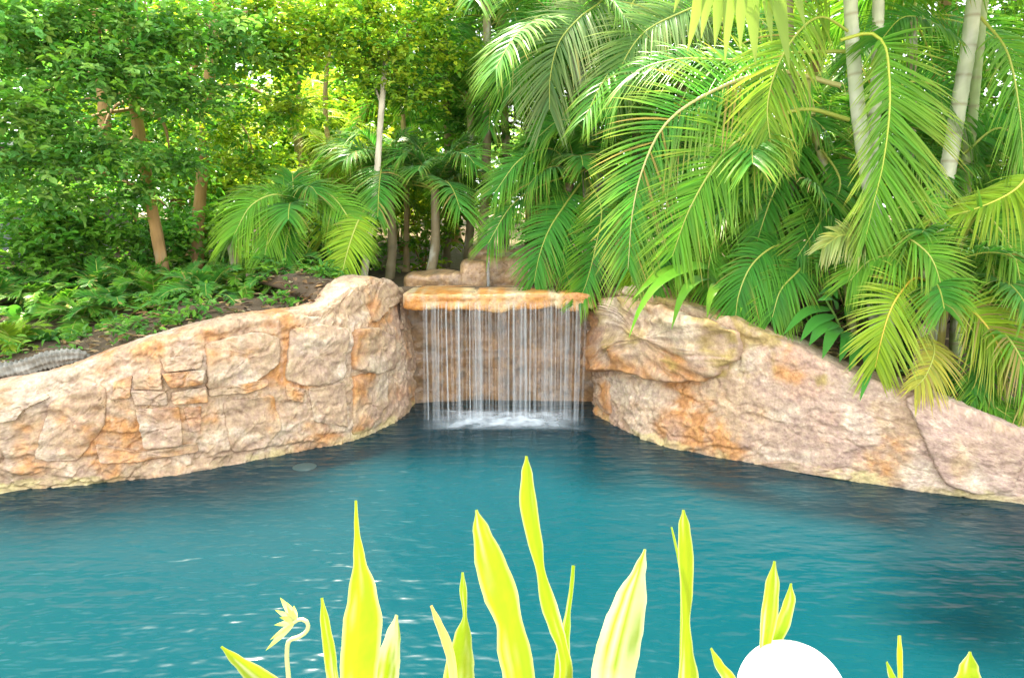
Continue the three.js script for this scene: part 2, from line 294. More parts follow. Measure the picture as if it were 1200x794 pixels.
{
  const w = thing('waterfall_ledge', 'orange stone slab ledge that the water spills over', 'stone ledge', V(0, 1, -6.3));
  blockRock(V((lipL.x + lipR.x) / 2 - 0.012, (lipTop + lipBot) / 2 - 0.012, -6.43), lipR.x - lipL.x + 0.18, lipTop - lipBot - 0.01, 0.62, 5, wetRockMat, w, 'slab', { colour: orangeRock, e: 9, bottom: p => 0.07 * fbm(p.x * 4, 2, 3, 4) - 0.012 * Math.abs(Math.sin(p.x * 9)), groove: p => -0.02 * smooth(0.02, 0.006, Math.abs(p.x + 0.33 + 0.05 * N3(p.y * 9, 1, 2))) - 0.02 * smooth(0.02, 0.006, Math.abs(p.x - 0.42 + 0.06 * N3(p.y * 9, 4, 2))) }, 0.03);
}
{
  const w = thing('cascade_rocks', 'stepped brown rocks above the ledge with water trickling down', 'rocks', V(0, 1.1, -7.2));
  const put = (x0, x1, y0, y1, D, dz, k, nm) => { const a = at(x0, y1, D), b = at(x1, y0, D); blockRock(V((a.x + b.x) / 2, (a.y + b.y) / 2 - 0.05, -D - dz / 2), b.x - a.x, b.y - a.y + 0.12, dz, 40 + k * 5, wetRockMat, w, nm, { colour: p => mixc(brownRock(p), [0.55, 0.36, 0.2], 0.25 + 0.3 * smooth(-0.1, 0.2, fbm(p.x * 5, p.y * 5, 1, 3))) }, 0.05); };
  put(562, 628, 300, 338, 6.95, 0.5, 1, 'rock'); put(540, 574, 306, 338, 6.85, 0.4, 2, 'rock_001'); put(610, 690, 306, 338, 7.0, 0.4, 3, 'rock_002'); put(470, 545, 322, 338, 6.85, 0.4, 4, 'rock_003'); put(548, 640, 292, 310, 7.5, 0.5, 5, 'rock_004');
}
const streamMat = new THREE.MeshPhysicalMaterial({ color: 0xf4fbff, roughness: 0.3, transparent: true, opacity: 0.125, side: THREE.DoubleSide });
const faintMat = new THREE.MeshPhysicalMaterial({ color: 0xf4fbff, roughness: 0.3, transparent: true, opacity: 0.08, side: THREE.DoubleSide });
const veilMat = new THREE.MeshPhysicalMaterial({ color: 0xf4fbff, roughness: 0.3, transparent: true, opacity: 0.038, side: THREE.DoubleSide });
{
  const w = thing('waterfall', 'thin white strands of water falling from the ledge', 'waterfall', V(0, 0, -6.1));
  const R = rng(77), xs = [499, 513, 522, 537, 550, 556, 562, 573, 584, 596, 602, 611, 616, 622, 628, 639, 646, 652, 658, 664, 676, 681];
  const wide = { 513: 1, 537: 1, 562: 1.6, 602: 2, 616: 2, 628: 1.2, 646: 1.4, 676: 1.1 };
  const one = (px, r, mat, nm, drift) => {
    const top = at(px, 358, 6.06), x = top.x; const y0 = lipBot + 0.03, k = R() * 9;
    const pts = [V(x, y0 + 0.04, -6.13), V(x, y0 - 0.05, -6.075)]; for (let j = 1; j <= 6; j++) pts.push(V(x + drift * j * 0.004 + 0.006 * (R() - 0.5), lerp(y0 - 0.05, -0.01, j / 6), -6.07 + 0.012 * j / 6));
    part(nm, tube(pts, (t, a) => r * (0.8 + 0.45 * t + 0.35 * N3(t * 4, k, 1)) * (Math.abs(Math.cos(a)) * 0.9 + 0.22), 26, 8, () => [1, 1, 1]), mat, w);
  };
  let c = 0; const nm = () => c++ ? 'water_strand_' + String(c - 1).padStart(3, '0') : 'water_strand';
  for (const px of xs) { const r = 0.0045 * (wide[px] || 0.8) + 0.0022, d = R() - 0.5; one(px, r, R() < 0.45 ? streamMat : faintMat, nm(), d); one(px + R() - 0.5, r * 2.4, veilMat, nm(), d); if (R() < 0.6) one(px + R() * 8 - 4, 0.0026, faintMat, nm(), R() - 0.5); }
  for (let px = 494; px < 686; px += 5) one(px + R() * 4, 0.006 + R() * 0.012, veilMat, nm(), R() - 0.5);
  for (const [px, r] of [[508, 0.04], [536, 0.04], [560, 0.06], [590, 0.06], [612, 0.08], [640, 0.06], [665, 0.05]]) one(px, r, veilMat, nm(), 0);
}
{
  const w = thing('cascade_trickle', 'small white trickle running down the upper rock', 'waterfall', at(572, 330, 6.9));
  for (const [px, nm, r] of [[572, 'water_strand', 0.028], [620, 'water_strand_001', 0.02]]) part(nm, tube([at(px, 303, 6.9), at(px, 310, 6.84), at(px, 325, 6.82), at(px, 338, 6.8)], (t, a) => r * (Math.abs(Math.cos(a)) * 0.9 + 0.15), 12, 8, () => [1, 1, 1]), streamMat, w);
}

// ---------- pool ----------
const plaster = new THREE.MeshStandardMaterial({ color: new THREE.Color().setRGB(0.012, 0.2, 0.26), roughness: 0.7, map: plasterMap });
{
  const g = sheet(60, 60, (u, v) => { const x = lerp(-8, 8, u), z = lerp(0.5, -8, v); const y = -1.15 - 0.12 * smooth(-3, -6, z) + 0.03 * fbm(x, 2, z, 2); return [V(x, y, z), [1, 1, 1], x / 3, z / 3]; });
  struct('pool_floor', g, plaster);
  const water = new THREE.MeshPhysicalMaterial({ color: new THREE.Color().setRGB(0.001, 0.036, 0.049), roughness: 0.16, transmission: 0.3, thickness: 0, ior: 1.33, bumpMap: rippleBump, bumpScale: 0.017 });
  const q = sheet(2, 2, (u, v) => { const x = lerp(-9, 9, u), z = lerp(-2.0, -7.2, v); return [V(x, 0, z), [1, 1, 1], x / 2.6, z / 2.6]; });
  const wm = struct('pool_water', q, water); wm.castShadow = false;
  // white froth where the strands meet the pool
  const f = sheet(80, 30, (u, v) => { const x = lerp(-0.92, 0.80, u), z = lerp(-6.42, -5.72, v); return [V(x, 0.006 + 0.03 * Math.max(0, smooth(0.5, 0.1, Math.abs(v - 0.5)) * (0.5 + fbm(x * 9, 3, z * 9, 3))), z), [1, 1, 1], u, v]; });
  const fm = new THREE.MeshStandardMaterial({ color: 0xf2faff, roughness: 0.6, transparent: true, opacity: 0.75, alphaMap: foamAlpha, side: THREE.DoubleSide });
  const foam = part('foam', f, fm, null); foam.userData.kind = 'stuff'; tag(foam, 'white froth on the water under the waterfall', 'foam');
}
{
  const deckMat = new THREE.MeshStandardMaterial({ color: new THREE.Color().setRGB(0.2, 0.17, 0.14), roughness: 0.85, map: rockMap, bumpMap: rockBump, bumpScale: 0.004 });
  const g = new THREE.BoxGeometry(14, 1.4, 12); g.translate(0, -0.5, 3.85);
  struct('pool_deck', g, deckMat);
}

// ---------- ground behind the walls ----------
const lineAll = (() => {
  const a = []; for (let i = 0; i <= 120; i++) a.push(leftLine.get(i / 120)); for (let i = 0; i <= 120; i++) a.push(rightLine.get(i / 120));
  return a.filter(s => s.z > -6.62);
})();
const bedEdge = lineAll.map(s => ({ x: s.x + s.n.x * (LEAN + TOPW - 0.06), z: s.z + s.n.z * (LEAN + TOPW - 0.06), h: s.h, n: s.n }));
// one strip round the pool, running outwards to the horizon
const bedRows = [0, 0.12, 0.3, 0.6, 1, 1.6, 2.5, 4, 6, 9, 14, 22, 40, 80];
function bedPoint(e, r, k) {
  const d = V(e.n.x, 0, e.n.z), f = smooth(0.3, 4, r); const far = V(e.x, 0, e.z + 2.5).normalize(); d.lerp(far, f * 0.7).normalize();
  return V(e.x + d.x * r, 0, e.z + d.z * r);
}
const bedH = (h, r, x, z) => lerp(h - 0.06 + 0.1 * smooth(0, 0.8, r), 1.05 + 0.025 * Math.min(r, 20), smooth(0.2, 3, r)) + 0.09 * fbm(x * 1.5, 2, z * 1.5, 3) * smooth(0, 0.4, r);
const bedVerts = [];
{
  const nU = bedEdge.length - 1, nV = bedRows.length - 1;
  struct('ground', sheet(nU, nV, (u, v, i, j) => {
    const e = bedEdge[i], p = bedPoint(e, bedRows[j]); p.y = bedH(e.h, bedRows[j], p.x, p.z); bedVerts.push(p.clone());
    const k = 0.5 + fbm(p.x * 4, 3, p.z * 4, 3); return [p, mixc([0.07, 0.045, 0.025], [0.15, 0.1, 0.055], clamp(k)), p.x, p.z];
  }), soilMat);
}
function groundY(x, z) { let best = 1e9, y = 1; for (const p of bedVerts) { const d = (p.x - x) ** 2 + (p.z - z) ** 2; if (d < best) { best = d; y = p.y; } } return y; }

// ---------- leaves ----------
const tint = (c, R, s = 0.25) => { const k = 1 + (R() - 0.5) * 2 * s, y = (R() - 0.5) * s; return [Math.max(0.004, c[0] * (k + y)), c[1] * k, Math.max(0.003, c[2] * (k - y))]; };
// one leaflet: a narrow strip that curves down; wd = direction of its width
function strip(g, p, d, wd, L, w, droop, m, c0, c1, prof, fold = 0) {
  let prev = null; const up = wd.clone().cross(d).normalize(); if (up.y < 0) up.negate();
  for (let k = 0; k <= m; k++) {
    const t = k / m, x = p.x + d.x * L * t, y = p.y + d.y * L * t - droop * L * t * t, z = p.z + d.z * L * t, h = w * prof(t) / 2, c = mixc(c0, c1, t * t);
    const f = fold * h; let cur;
    if (fold) cur = [g.v(x - wd.x * h + up.x * f, y - wd.y * h + up.y * f, z - wd.z * h + up.z * f, c), g.v(x, y, z, c), g.v(x + wd.x * h + up.x * f, y + wd.y * h + up.y * f, z + wd.z * h + up.z * f, c)];
    else cur = [g.v(x - wd.x * h, y - wd.y * h, z - wd.z * h, c), g.v(x + wd.x * h, y + wd.y * h, z + wd.z * h, c)];
    if (prev) for (let q = 0; q < cur.length - 1; q++) g.q(prev[q], prev[q + 1], cur[q + 1], cur[q]);
    prev = cur;
  }
}
const bladeProf = t => t < 0.25 ? 0.45 + 2.2 * t : Math.max(0.03, Math.pow(1 - (t - 0.25) / 0.75, 0.7));
const lanceProf = t => Math.max(0.02, Math.pow(Math.sin(Math.PI * Math.pow(t, 0.75)), 0.9));
/* A feather palm frond. pts: rachis from base to tip. o: L leaflet length, n leaflets a side, nrm the way the blade faces, w leaflet width, droop, c colours, dry share of dried tips. */
function frond(parent, pts, o, R, name) {
  const n = Math.round((o.n || 42) * 1.45), L = o.L || 0.42, w = (o.w || 0.026) * 0.7, t0 = o.t0 ?? 0.16, fr = frames(pts, 40), g = new Geo(), m = o.m || 4;
  const base = o.c || [0.07, 0.20, 0.018], tipc = o.tip || [0.2, 0.36, 0.02], dry = o.dry || 0;
  const nrm = o.nrm ? o.nrm.clone().normalize() : null, S0 = o.side;
  for (let i = 0; i < n; i++) for (const sd of [-1, 1]) {
    const t = t0 + (1 - t0) * (i + 0.5 + (R() - 0.5) * 0.5) / n, f = t * 40, k = Math.min(39, Math.floor(f)), q = f - k;
    const p = fr[k][0].clone().lerp(fr[k + 1][0], q), T = fr[k][1];
    let S = nrm ? T.clone().cross(nrm) : S0.clone(); S.addScaledVector(T, -S.dot(T)); if (S.lengthSq() < 1e-4) S = V(1, 0, 0); S.normalize();
    const Nn = S.clone().cross(T).normalize(); if ((nrm || YUP).dot(Nn) < 0) Nn.negate();
    const tt = (t - t0) / (1 - t0), ang = lerp(1.25, 0.5, tt) + (R() - 0.5) * 0.22, len = L * (0.5 + 0.62 * Math.sin(Math.PI * Math.pow(0.08 + 0.84 * tt, 0.85))) * (0.85 + 0.3 * R()) * (o.lr && sd > 0 ? o.lr : 1);
    const d = T.clone().multiplyScalar(Math.cos(ang)).addScaledVector(S, sd * Math.sin(ang)).addScaledVector(Nn, (o.lift ?? 0.22) + (R() - 0.5) * 0.2).normalize();
    const wd = d.clone().cross(Nn).normalize().addScaledVector(Nn, (R() - 0.5) * 0.7 + sd * 0.25).normalize();
    const dead = R() < dry, c0 = dead ? [0.34, 0.27, 0.06] : tint(base, R), c1 = dead ? [0.4, 0.33, 0.1] : R() < dry * 2 + 0.05 ? [0.42, 0.34, 0.06] : tint(tipc, R);
    strip(g, p, d, wd, len, w * (0.8 + 0.4 * R()), (o.droop ?? 0.35) * (0.7 + 0.6 * R()), m, c0, c1, bladeProf, o.fold || 0);
  }
  const f = part(name, g.done(), frondMat, parent);
  const rc = o.rc || [0.33, 0.36, 0.06];
  part('rachis', tube(pts, t => lerp(o.r || 0.012, 0.003, t), 24, 6, () => rc), stemMat, f);
  return f;
}
const pieceName = (n, k) => k ? n + '_' + String(k).padStart(3, '0') : n;
function palmTrunk(parent, pts, r0, r1, R, name, col = [0.36, 0.38, 0.24], ring = 0.11) {
  const sd = R() * 50, len = new THREE.CatmullRomCurve3(pts).getLength(), n = Math.max(20, Math.round(len / 0.02));
  return part(name, tube(pts, (t) => { const u = (t * len) % ring / ring; return lerp(r0, r1, t) * (1 + 0.07 * smooth(0.12, 0.0, u) + 0.05 * smooth(0.86, 1, u)); }, n, 12, (t, a, p, run) => {
    const u = run % ring / ring, k = 1 + 0.5 * fbm(p.x * 14 + sd, p.y * 9, p.z * 14, 3), w = smooth(0.12, 0.28, fbm(p.x * 8, p.y * 3 + sd, p.z * 8, 3));
    let c = u < 0.1 ? mixc(col, [0.26, 0.21, 0.13], 0.7) : col; c = mixc(c, [0.55, 0.53, 0.45], w * 0.7); return [c[0] * k, c[1] * k, c[2] * k];
  }, 0.05, sd), palmBarkMat, parent);
}
// frond path that leaves the crown at azimuth az, elevation el
function arc(base, az, el, L, bend) {
  const d = V(Math.cos(az) * Math.cos(el), Math.sin(el), Math.sin(az) * Math.cos(el)), out = [];
  for (let k = 0; k <= 5; k++) { const t = k / 5; out.push(base.clone().addScaledVector(d, L * t * (1 - 0.12 * t)).add(V(0, -bend * L * t * t, 0))); }
  return out;
}
function autoFronds(p, top, n, R, o, k0 = 0) {
  const a0 = R() * 6.28;
  for (let k = 0; k < n; k++) {
    const az = a0 + k * 2.4 + (R() - 0.5) * 0.5, el = lerp(o.elMax ?? 1.25, o.elMin ?? 0.15, (k + 0.3) / n), L = (o.len || 1.5) * (0.8 + 0.4 * R());
    const side = V(-Math.sin(az), 0, Math.cos(az)).addScaledVector(YUP, (R() - 0.5) * 0.7).normalize();
    const c = o.cols ? o.cols[Math.floor(R() * o.cols.length)] : o.c;
    frond(p, arc(top, az, el, L, (o.bend ?? 0.45) * (0.8 + 0.5 * R())), { L: (o.L || 0.42) * (0.85 + 0.3 * R()), n: o.n || 34, side, w: o.w || 0.028, droop: o.droop ?? 0.4, c, tip: o.tip, dry: o.dry ?? 0.02, m: o.m || 3, r: o.r || 0.011, rc: o.rc }, R, pieceName('frond', k0 + k));
  }
}
const greens = { deep: [0.055, 0.25, 0.022], mid: [0.055, 0.25, 0.022], fresh: [0.125, 0.345, 0.02], yellow: [0.26, 0.42, 0.016] };

// a leaf of six corners, folded on its midrib
function ovate(g, p, ax, nr, L, W, c) {
  const s = ax.clone().cross(nr).normalize(), f = 0.16 * W; const P = (a, b, h) => g.v(p.x + ax.x * L * a + s.x * W * b + nr.x * h, p.y + ax.y * L * a + s.y * W * b + nr.y * h, p.z + ax.z * L * a + s.z * W * b + nr.z * h, c);
  const a = P(0, 0, 0), l1 = P(0.32, 0.46, f), l2 = P(0.72, 0.36, f), t = P(1, 0, -f), r2 = P(0.72, -0.36, f), r1 = P(0.32, -0.46, f);
  g.t(a, l1, l2); g.t(a, l2, t); g.t(a, t, r2); g.t(a, r2, r1);
}
function leafClump(g, c, rad, n, R, o) {
  const per = o.per || 11, twigs = Math.ceil(n / per);
  for (let k = 0; k < twigs; k++) {
    const u = R() * 2 - 1, a = R() * 6.283, s = Math.sqrt(1 - u * u), rr = Math.pow(R(), 0.42);
    const dir = V(s * Math.cos(a), u, s * Math.sin(a)); const hole = N3(c.x * 3 + dir.x * 2.2, c.y * 3 + dir.y * 2.2, c.z * 3 + dir.z * 2.2); if (hole < -0.22 && R() < 0.8) continue;
    const q = V(c.x + dir.x * rad[0] * rr, c.y + dir.y * rad[1] * rr, c.z + dir.z * rad[2] * rr);
    const td = V(dir.x + (R() - 0.5), (dir.y * 0.35) + (R() - 0.55) * 0.5, dir.z + (R() - 0.5)).normalize(), bc = tint(o.cols[Math.floor(R() * o.cols.length)], R, 0.2);
    for (let j = 0; j < per; j++) {
      const L = o.size * (0.65 + 0.7 * R()), off = td.clone().multiplyScalar((j - per / 2) * o.size * 0.42);
      const ax = td.clone().multiplyScalar(0.5).add(V((R() - 0.5) * 2, (R() - 0.6) * 0.9, (R() - 0.5) * 2)).normalize(), nr = V((R() - 0.5) * 1.1, 1, (R() - 0.5) * 1.1 + 0.15);
      nr.addScaledVector(ax, -nr.dot(ax)).normalize();
      ovate(g, q.clone().add(off).add(V((R() - 0.5) * 0.04, (R() - 0.5) * 0.05, (R() - 0.5) * 0.04)), ax, nr, L, L * (o.ratio || 0.62), tint(bc, R, 0.16));
    }
  }
}
const barkBrown = [0.33, 0.19, 0.075];
function tree(label, trunkPts, r0, r1, clumps, o, seed, group) {
  const R = rng(seed), t = thing(o.name || 'broadleaf_tree', label, 'tree', trunkPts[0].clone(), group), col = o.bark || barkBrown;
  part('trunk', tube(trunkPts, tt => lerp(r0, r1, Math.pow(tt, 0.8)) * (1 + 0.5 * smooth(0.06, 0, tt)), 60, 14, (tt, a, p) => { const k = 1 + 0.7 * fbm(p.x * 9, p.y * 5, p.z * 9, 3), w = smooth(0.15, 0.3, fbm(p.x * 6 + 2, p.y * 6, p.z * 6, 3)); const c = mixc(col, [0.38, 0.31, 0.2], w * 0.4); return [c[0] * k, c[1] * k, c[2] * k]; }, 0.16, seed), barkMat, t);
  const curve = new THREE.CatmullRomCurve3(trunkPts), g = new Geo();
  clumps.forEach((cl, k) => {
    const c = cl.c, s = curve.getPointAt(clamp(cl.from ?? (0.55 + 0.4 * R()))), mid = s.clone().lerp(c, 0.5).add(V((R() - 0.5) * 0.2, 0.12, (R() - 0.5) * 0.2)), rr = r1 * (0.35 + 0.3 * R());
    if (!cl.bare) part(pieceName('limb', k), tube([s, mid, c], tt => lerp(rr, 0.006, tt), 14, 7, () => mixc(col, [0.3, 0.25, 0.17], R() * 0.3), 0.1, k), barkMat, t);
    leafClump(g, c, cl.r, cl.n, R, { size: o.size, cols: cl.cols || o.cols, ratio: o.ratio, per: o.per });
  });
  part('crown', g.done(false), leafMat, t);
  return t;
}
// ---------- broadleaf trees on the left bank ----------
const cl = (px, py, D, rx, ry, rz, n, from, cols) => ({ c: at(px, py, D), r: [rx, ry, rz], n, from, cols });
const cw = (x, y, z, rx, ry, rz, n, from) => ({ c: V(x, y, z), r: [rx, ry, rz], n, from });
const onGround = (px, py, D) => { const p = at(px, py, D); p.y = groundY(p.x, p.z) - 0.05; return p; };
const leafA = [[0.07, 0.25, 0.02], [0.11, 0.31, 0.022], [0.17, 0.38, 0.025], [0.12, 0.32, 0.05], [0.24, 0.43, 0.07]];  // minty lighter tones put bluish-white leaf sheen into the colour
const leafB = [[0.09, 0.28, 0.014], [0.18, 0.38, 0.015], [0.3, 0.46, 0.015], [0.38, 0.5, 0.02]];
const leafD = [[0.07, 0.25, 0.02], [0.11, 0.31, 0.022], [0.17, 0.38, 0.025]];
tree('spreading broadleaf tree with small round leaves and leaning brown trunk at the left bank',
  [onGround(193, 352, 7.2), at(190, 310, 7.2), at(176, 235, 7.15), at(160, 140, 7.1), at(150, 40, 7.05), at(165, -80, 7.2), at(180, -210, 7.5)], 0.064, 0.045, [
    cl(45, 55, 6.1, .6, .3, .5, 1700, .55), cl(125, 85, 6.2, .62, .26, .5, 1900, .6), cl(30, 130, 5.9, .5, .24, .45, 1500, .5), cl(175, 35, 6.5, .55, .3, .5, 1500, .7), cl(90, 5, 6.3, .6, .3, .5, 1500, .7),
    cl(215, 115, 6.8, .5, .25, .5, 1400, .5), cl(30, 190, 6.0, .55, .22, .45, 1500, .4), cl(115, 175, 6.3, .5, .2, .45, 1400, .42), cl(200, 185, 6.9, .45, .2, .4, 1200, .4), cl(255, 45, 6.7, .6, .3, .5, 1600, .7), cl(10, 20, 6.0, .5, .3, .4, 1200, .7),
    cl(60, 235, 6.3, .5, .18, .4, 1200, .34), cl(150, 225, 6.8, .4, .15, .35, 800, .35), cl(-60, 90, 6.0, .5, .4, .5, 900, .6), cl(-60, 200, 6.0, .5, .4, .5, 900, .5),
    cw(-4.0, 4.7, -6.6, .8, .3, .6, 900, .9), cw(-3.0, 4.6, -6.7, .8, .3, .6, 900, .9), cw(-5.3, 4.5, -6.0, .8, .35, .7, 900, .9), cw(-3.4, 5.4, -7.2, .8, .3, .6, 700, 1)],
  { size: 0.072, cols: leafA }, 11);
tree('upright broadleaf tree with a straight ochre trunk and lime green leaves',
  [onGround(229, 312, 7.9), at(232, 270, 7.9), at(237, 200, 7.9), at(243, 120, 7.9), at(252, 20, 8), at(262, -90, 8.1), at(270, -200, 8.2)], 0.072, 0.05, [
    cl(320, 60, 7.3, .6, .3, .5, 1700, .55), cl(385, 40, 7.4, .55, .3, .5, 1600, .6), cl(330, 130, 7.5, .55, .25, .5, 1500, .45), cl(300, 190, 7.6, .45, .22, .4, 1100, .4), cl(440, 75, 7.6, .55, .28, .5, 1500, .6), cl(480, 110, 7.8, .45, .2, .4, 1000, .55), cl(300, 10, 7.2, .55, .3, .5, 1400, .7), cl(520, 60, 8.0, .5, .25, .4, 1000, .65), cl(430, 5, 7.6, .6, .3, .5, 1400, .75), cl(270, 150, 7.7, .4, .25, .4, 900, .4),
    cw(-2.6, 5.2, -7.9, .8, .3, .7, 800, .95), cw(-1.7, 5.0, -7.8, .8, .3, .7, 800, .9), cw(-3.4, 5.6, -8.3, .8, .4, .8, 800, 1)],
  { size: 0.07, cols: leafB }, 12);
tree('dark leaved broadleaf tree with a mottled brown trunk behind the fern bed',
  [onGround(106, 360, 7.7), at(108, 310, 7.7), at(114, 235, 7.7), at(122, 170, 7.75), at(118, 80, 7.9), at(110, -40, 8)], 0.08, 0.055, [
    cl(90, 275, 7.3, .5, .22, .4, 1200, .3, leafD), cl(170, 275, 7.6, .45, .22, .4, 1100, .3, leafD), cl(40, 300, 7.1, .4, .2, .4, 800, .25, leafD), cl(150, 310, 7.8, .4, .2, .4, 700, .2, leafD), cl(210, 255, 8.2, .4, .25, .4, 800, .35, leafD), cl(80, 150, 8, .6, .4, .5, 1200, .6), cl(180, 130, 8.2, .6, .4, .5, 1200, .6), cl(20, 90, 8, .7, .4, .6, 1200, .7), cl(130, 30, 8.3, .7, .4, .6, 1200, .8), cl(240, 60, 8.6, .6, .4, .5, 900, .8), cw(-6.4, 4.4, -7.6, 1.2, .7, 1, 1200, .9)],
  { size: 0.078, cols: leafD.concat(leafA.slice(0, 2)) }, 13);
tree('slender pale barked sapling beside the left column of the waterfall',
  [onGround(425, 332, 7.4), at(428, 312, 7.4), at(435, 258, 7.4), at(442, 200, 7.45), at(446, 140, 7.5), at(452, 70, 7.6)], 0.042, 0.03, [cl(470, 60, 7.6, .4, .25, .35, 700, .9), cl(440, 110, 7.7, .3, .15, .3, 300, .8), cl(500, 20, 7.7, .4, .25, .35, 700, 1)], { size: 0.065, cols: leafB, bark: [0.5, 0.44, 0.33], name: 'slender_tree' }, 14);

[[384, 262, 9.0, 'slim brown stem deep in the bright gap'], [352, 268, 9.4, 'slim tan stem behind the fan spreading palm'], [474, 262, 8.8, 'slim tan stem between the sapling and the dark palms']].forEach(([px, py, D, label], i) => tree(label, [onGround(px, py, D), at(px + 2, py - 70, D), at(px - 3, py - 150, D), at(px + 6, py - 240, D + .1), at(px + 10, py - 320, D + .2)], 0.04, 0.025, [cl(px + 10, py - 235, D, .4, .2, .4, 350, .8), cl(px - 15, py - 270, D, .4, .2, .4, 350, .9)], { size: .07, cols: leafB, bark: [.36, .25, .12], name: 'slender_tree' }, 15 + i));
// ---------- trees farther back ----------
const farTrees = [
  [-7.6, -9.4, 5, 'mid green tree between the shed and the leaning tree', leafA, 31], [-4.9, -10.4, 3.6, 'lime green tree behind the ochre trunk', leafB, 32], [-2.6, -12, 3.2, 'yellow green tree in the middle of the gap', leafB, 33], [0.4, -10.5, 7.5, 'green tree behind the brown trunked palm', leafA, 34], [3.2, -9.2, 7.5, 'leafy tree right behind the green palm crowns', leafA, 35],
  [9.6, -7.2, 6.5, 'green tree far past the end of the right wall', leafA, 36], [6.9, -11.6, 7, 'tall green tree behind the ringed pale trunk', leafA, 37],
  [-9.5, -10, 7, 'dark green tree behind the grey shed wall', leafD, 21], [-6.2, -12.5, 5.5, 'bushy tree with mid green leaves behind the leaning tree', leafA, 22], [-3.4, -14.5, 4.6, 'sunlit yellow green tree glowing through the gap beside the sapling', leafB, 23],
  [-1.2, -13.5, 8.5, 'tall green tree behind the cascade rocks', leafA, 24], [1.8, -13, 8, 'dense dark tree behind the leaning palm', leafD, 25], [4.8, -11.5, 7.5, 'dark green tree behind the twin pale palm trunks', leafD, 26], [8.2, -10, 7.5, 'dark leafy tree beyond the young palms at the right wall', leafD, 27], [6.6, -8.2, 6, 'mid green tree close behind the tall pale palm', leafA, 28], [-12, -7, 7, 'green tree standing past the end of the left wall', leafA, 29]];
for (const [x, z, h, label, cols, seed] of farTrees) {
  const R = rng(seed * 7), y0 = groundY(x, z) - 0.1, cs = [];
  for (let k = 0; k < 22; k++) { const a = R() * 6.28, rr = 0.4 + R() * 1.4, y = 0.9 + (h - 0.9) * (k + R()) / 22, s = 0.6 + 0.4 * Math.sin(Math.PI * Math.min(1, y / h)); cs.push(cw(x + Math.cos(a) * rr * s, y0 + y, z + Math.sin(a) * rr * s, .85 * s, .5, 0.85 * s, 540, clamp(y / h))); }
  tree(label, [V(x, y0, z), V(x + .1, y0 + h * .3, z), V(x - .1 + R() * .3, y0 + h * .6, z + .1), V(x + R() * .4, y0 + h * .95, z)], 0.15, 0.06, cs, { size: 0.115, cols, ratio: .6 }, seed, 'trees behind the pool garden');
}
{ // the far wood that closes the view
  const g = new Geo(), R = rng(5);
  for (let k = 0; k < 280; k++) { const a = lerp(-0.2, 3.34, k / 279), r = 17 + R() * 6; leafClump(g, V(Math.cos(a) * r * 1.15, 1.2 + R() * 9, -2 - Math.sin(a) * r), [1.8, 1.3, 1.5], 300, R, { size: 0.3, cols: R() < 0.5 ? leafB : leafA, per: 9 }); }
  const m = part('far_foliage', g.done(false), leafMat, null); m.userData.kind = 'stuff'; tag(m, 'distant wood of mixed green leaves behind the garden', 'foliage');
}

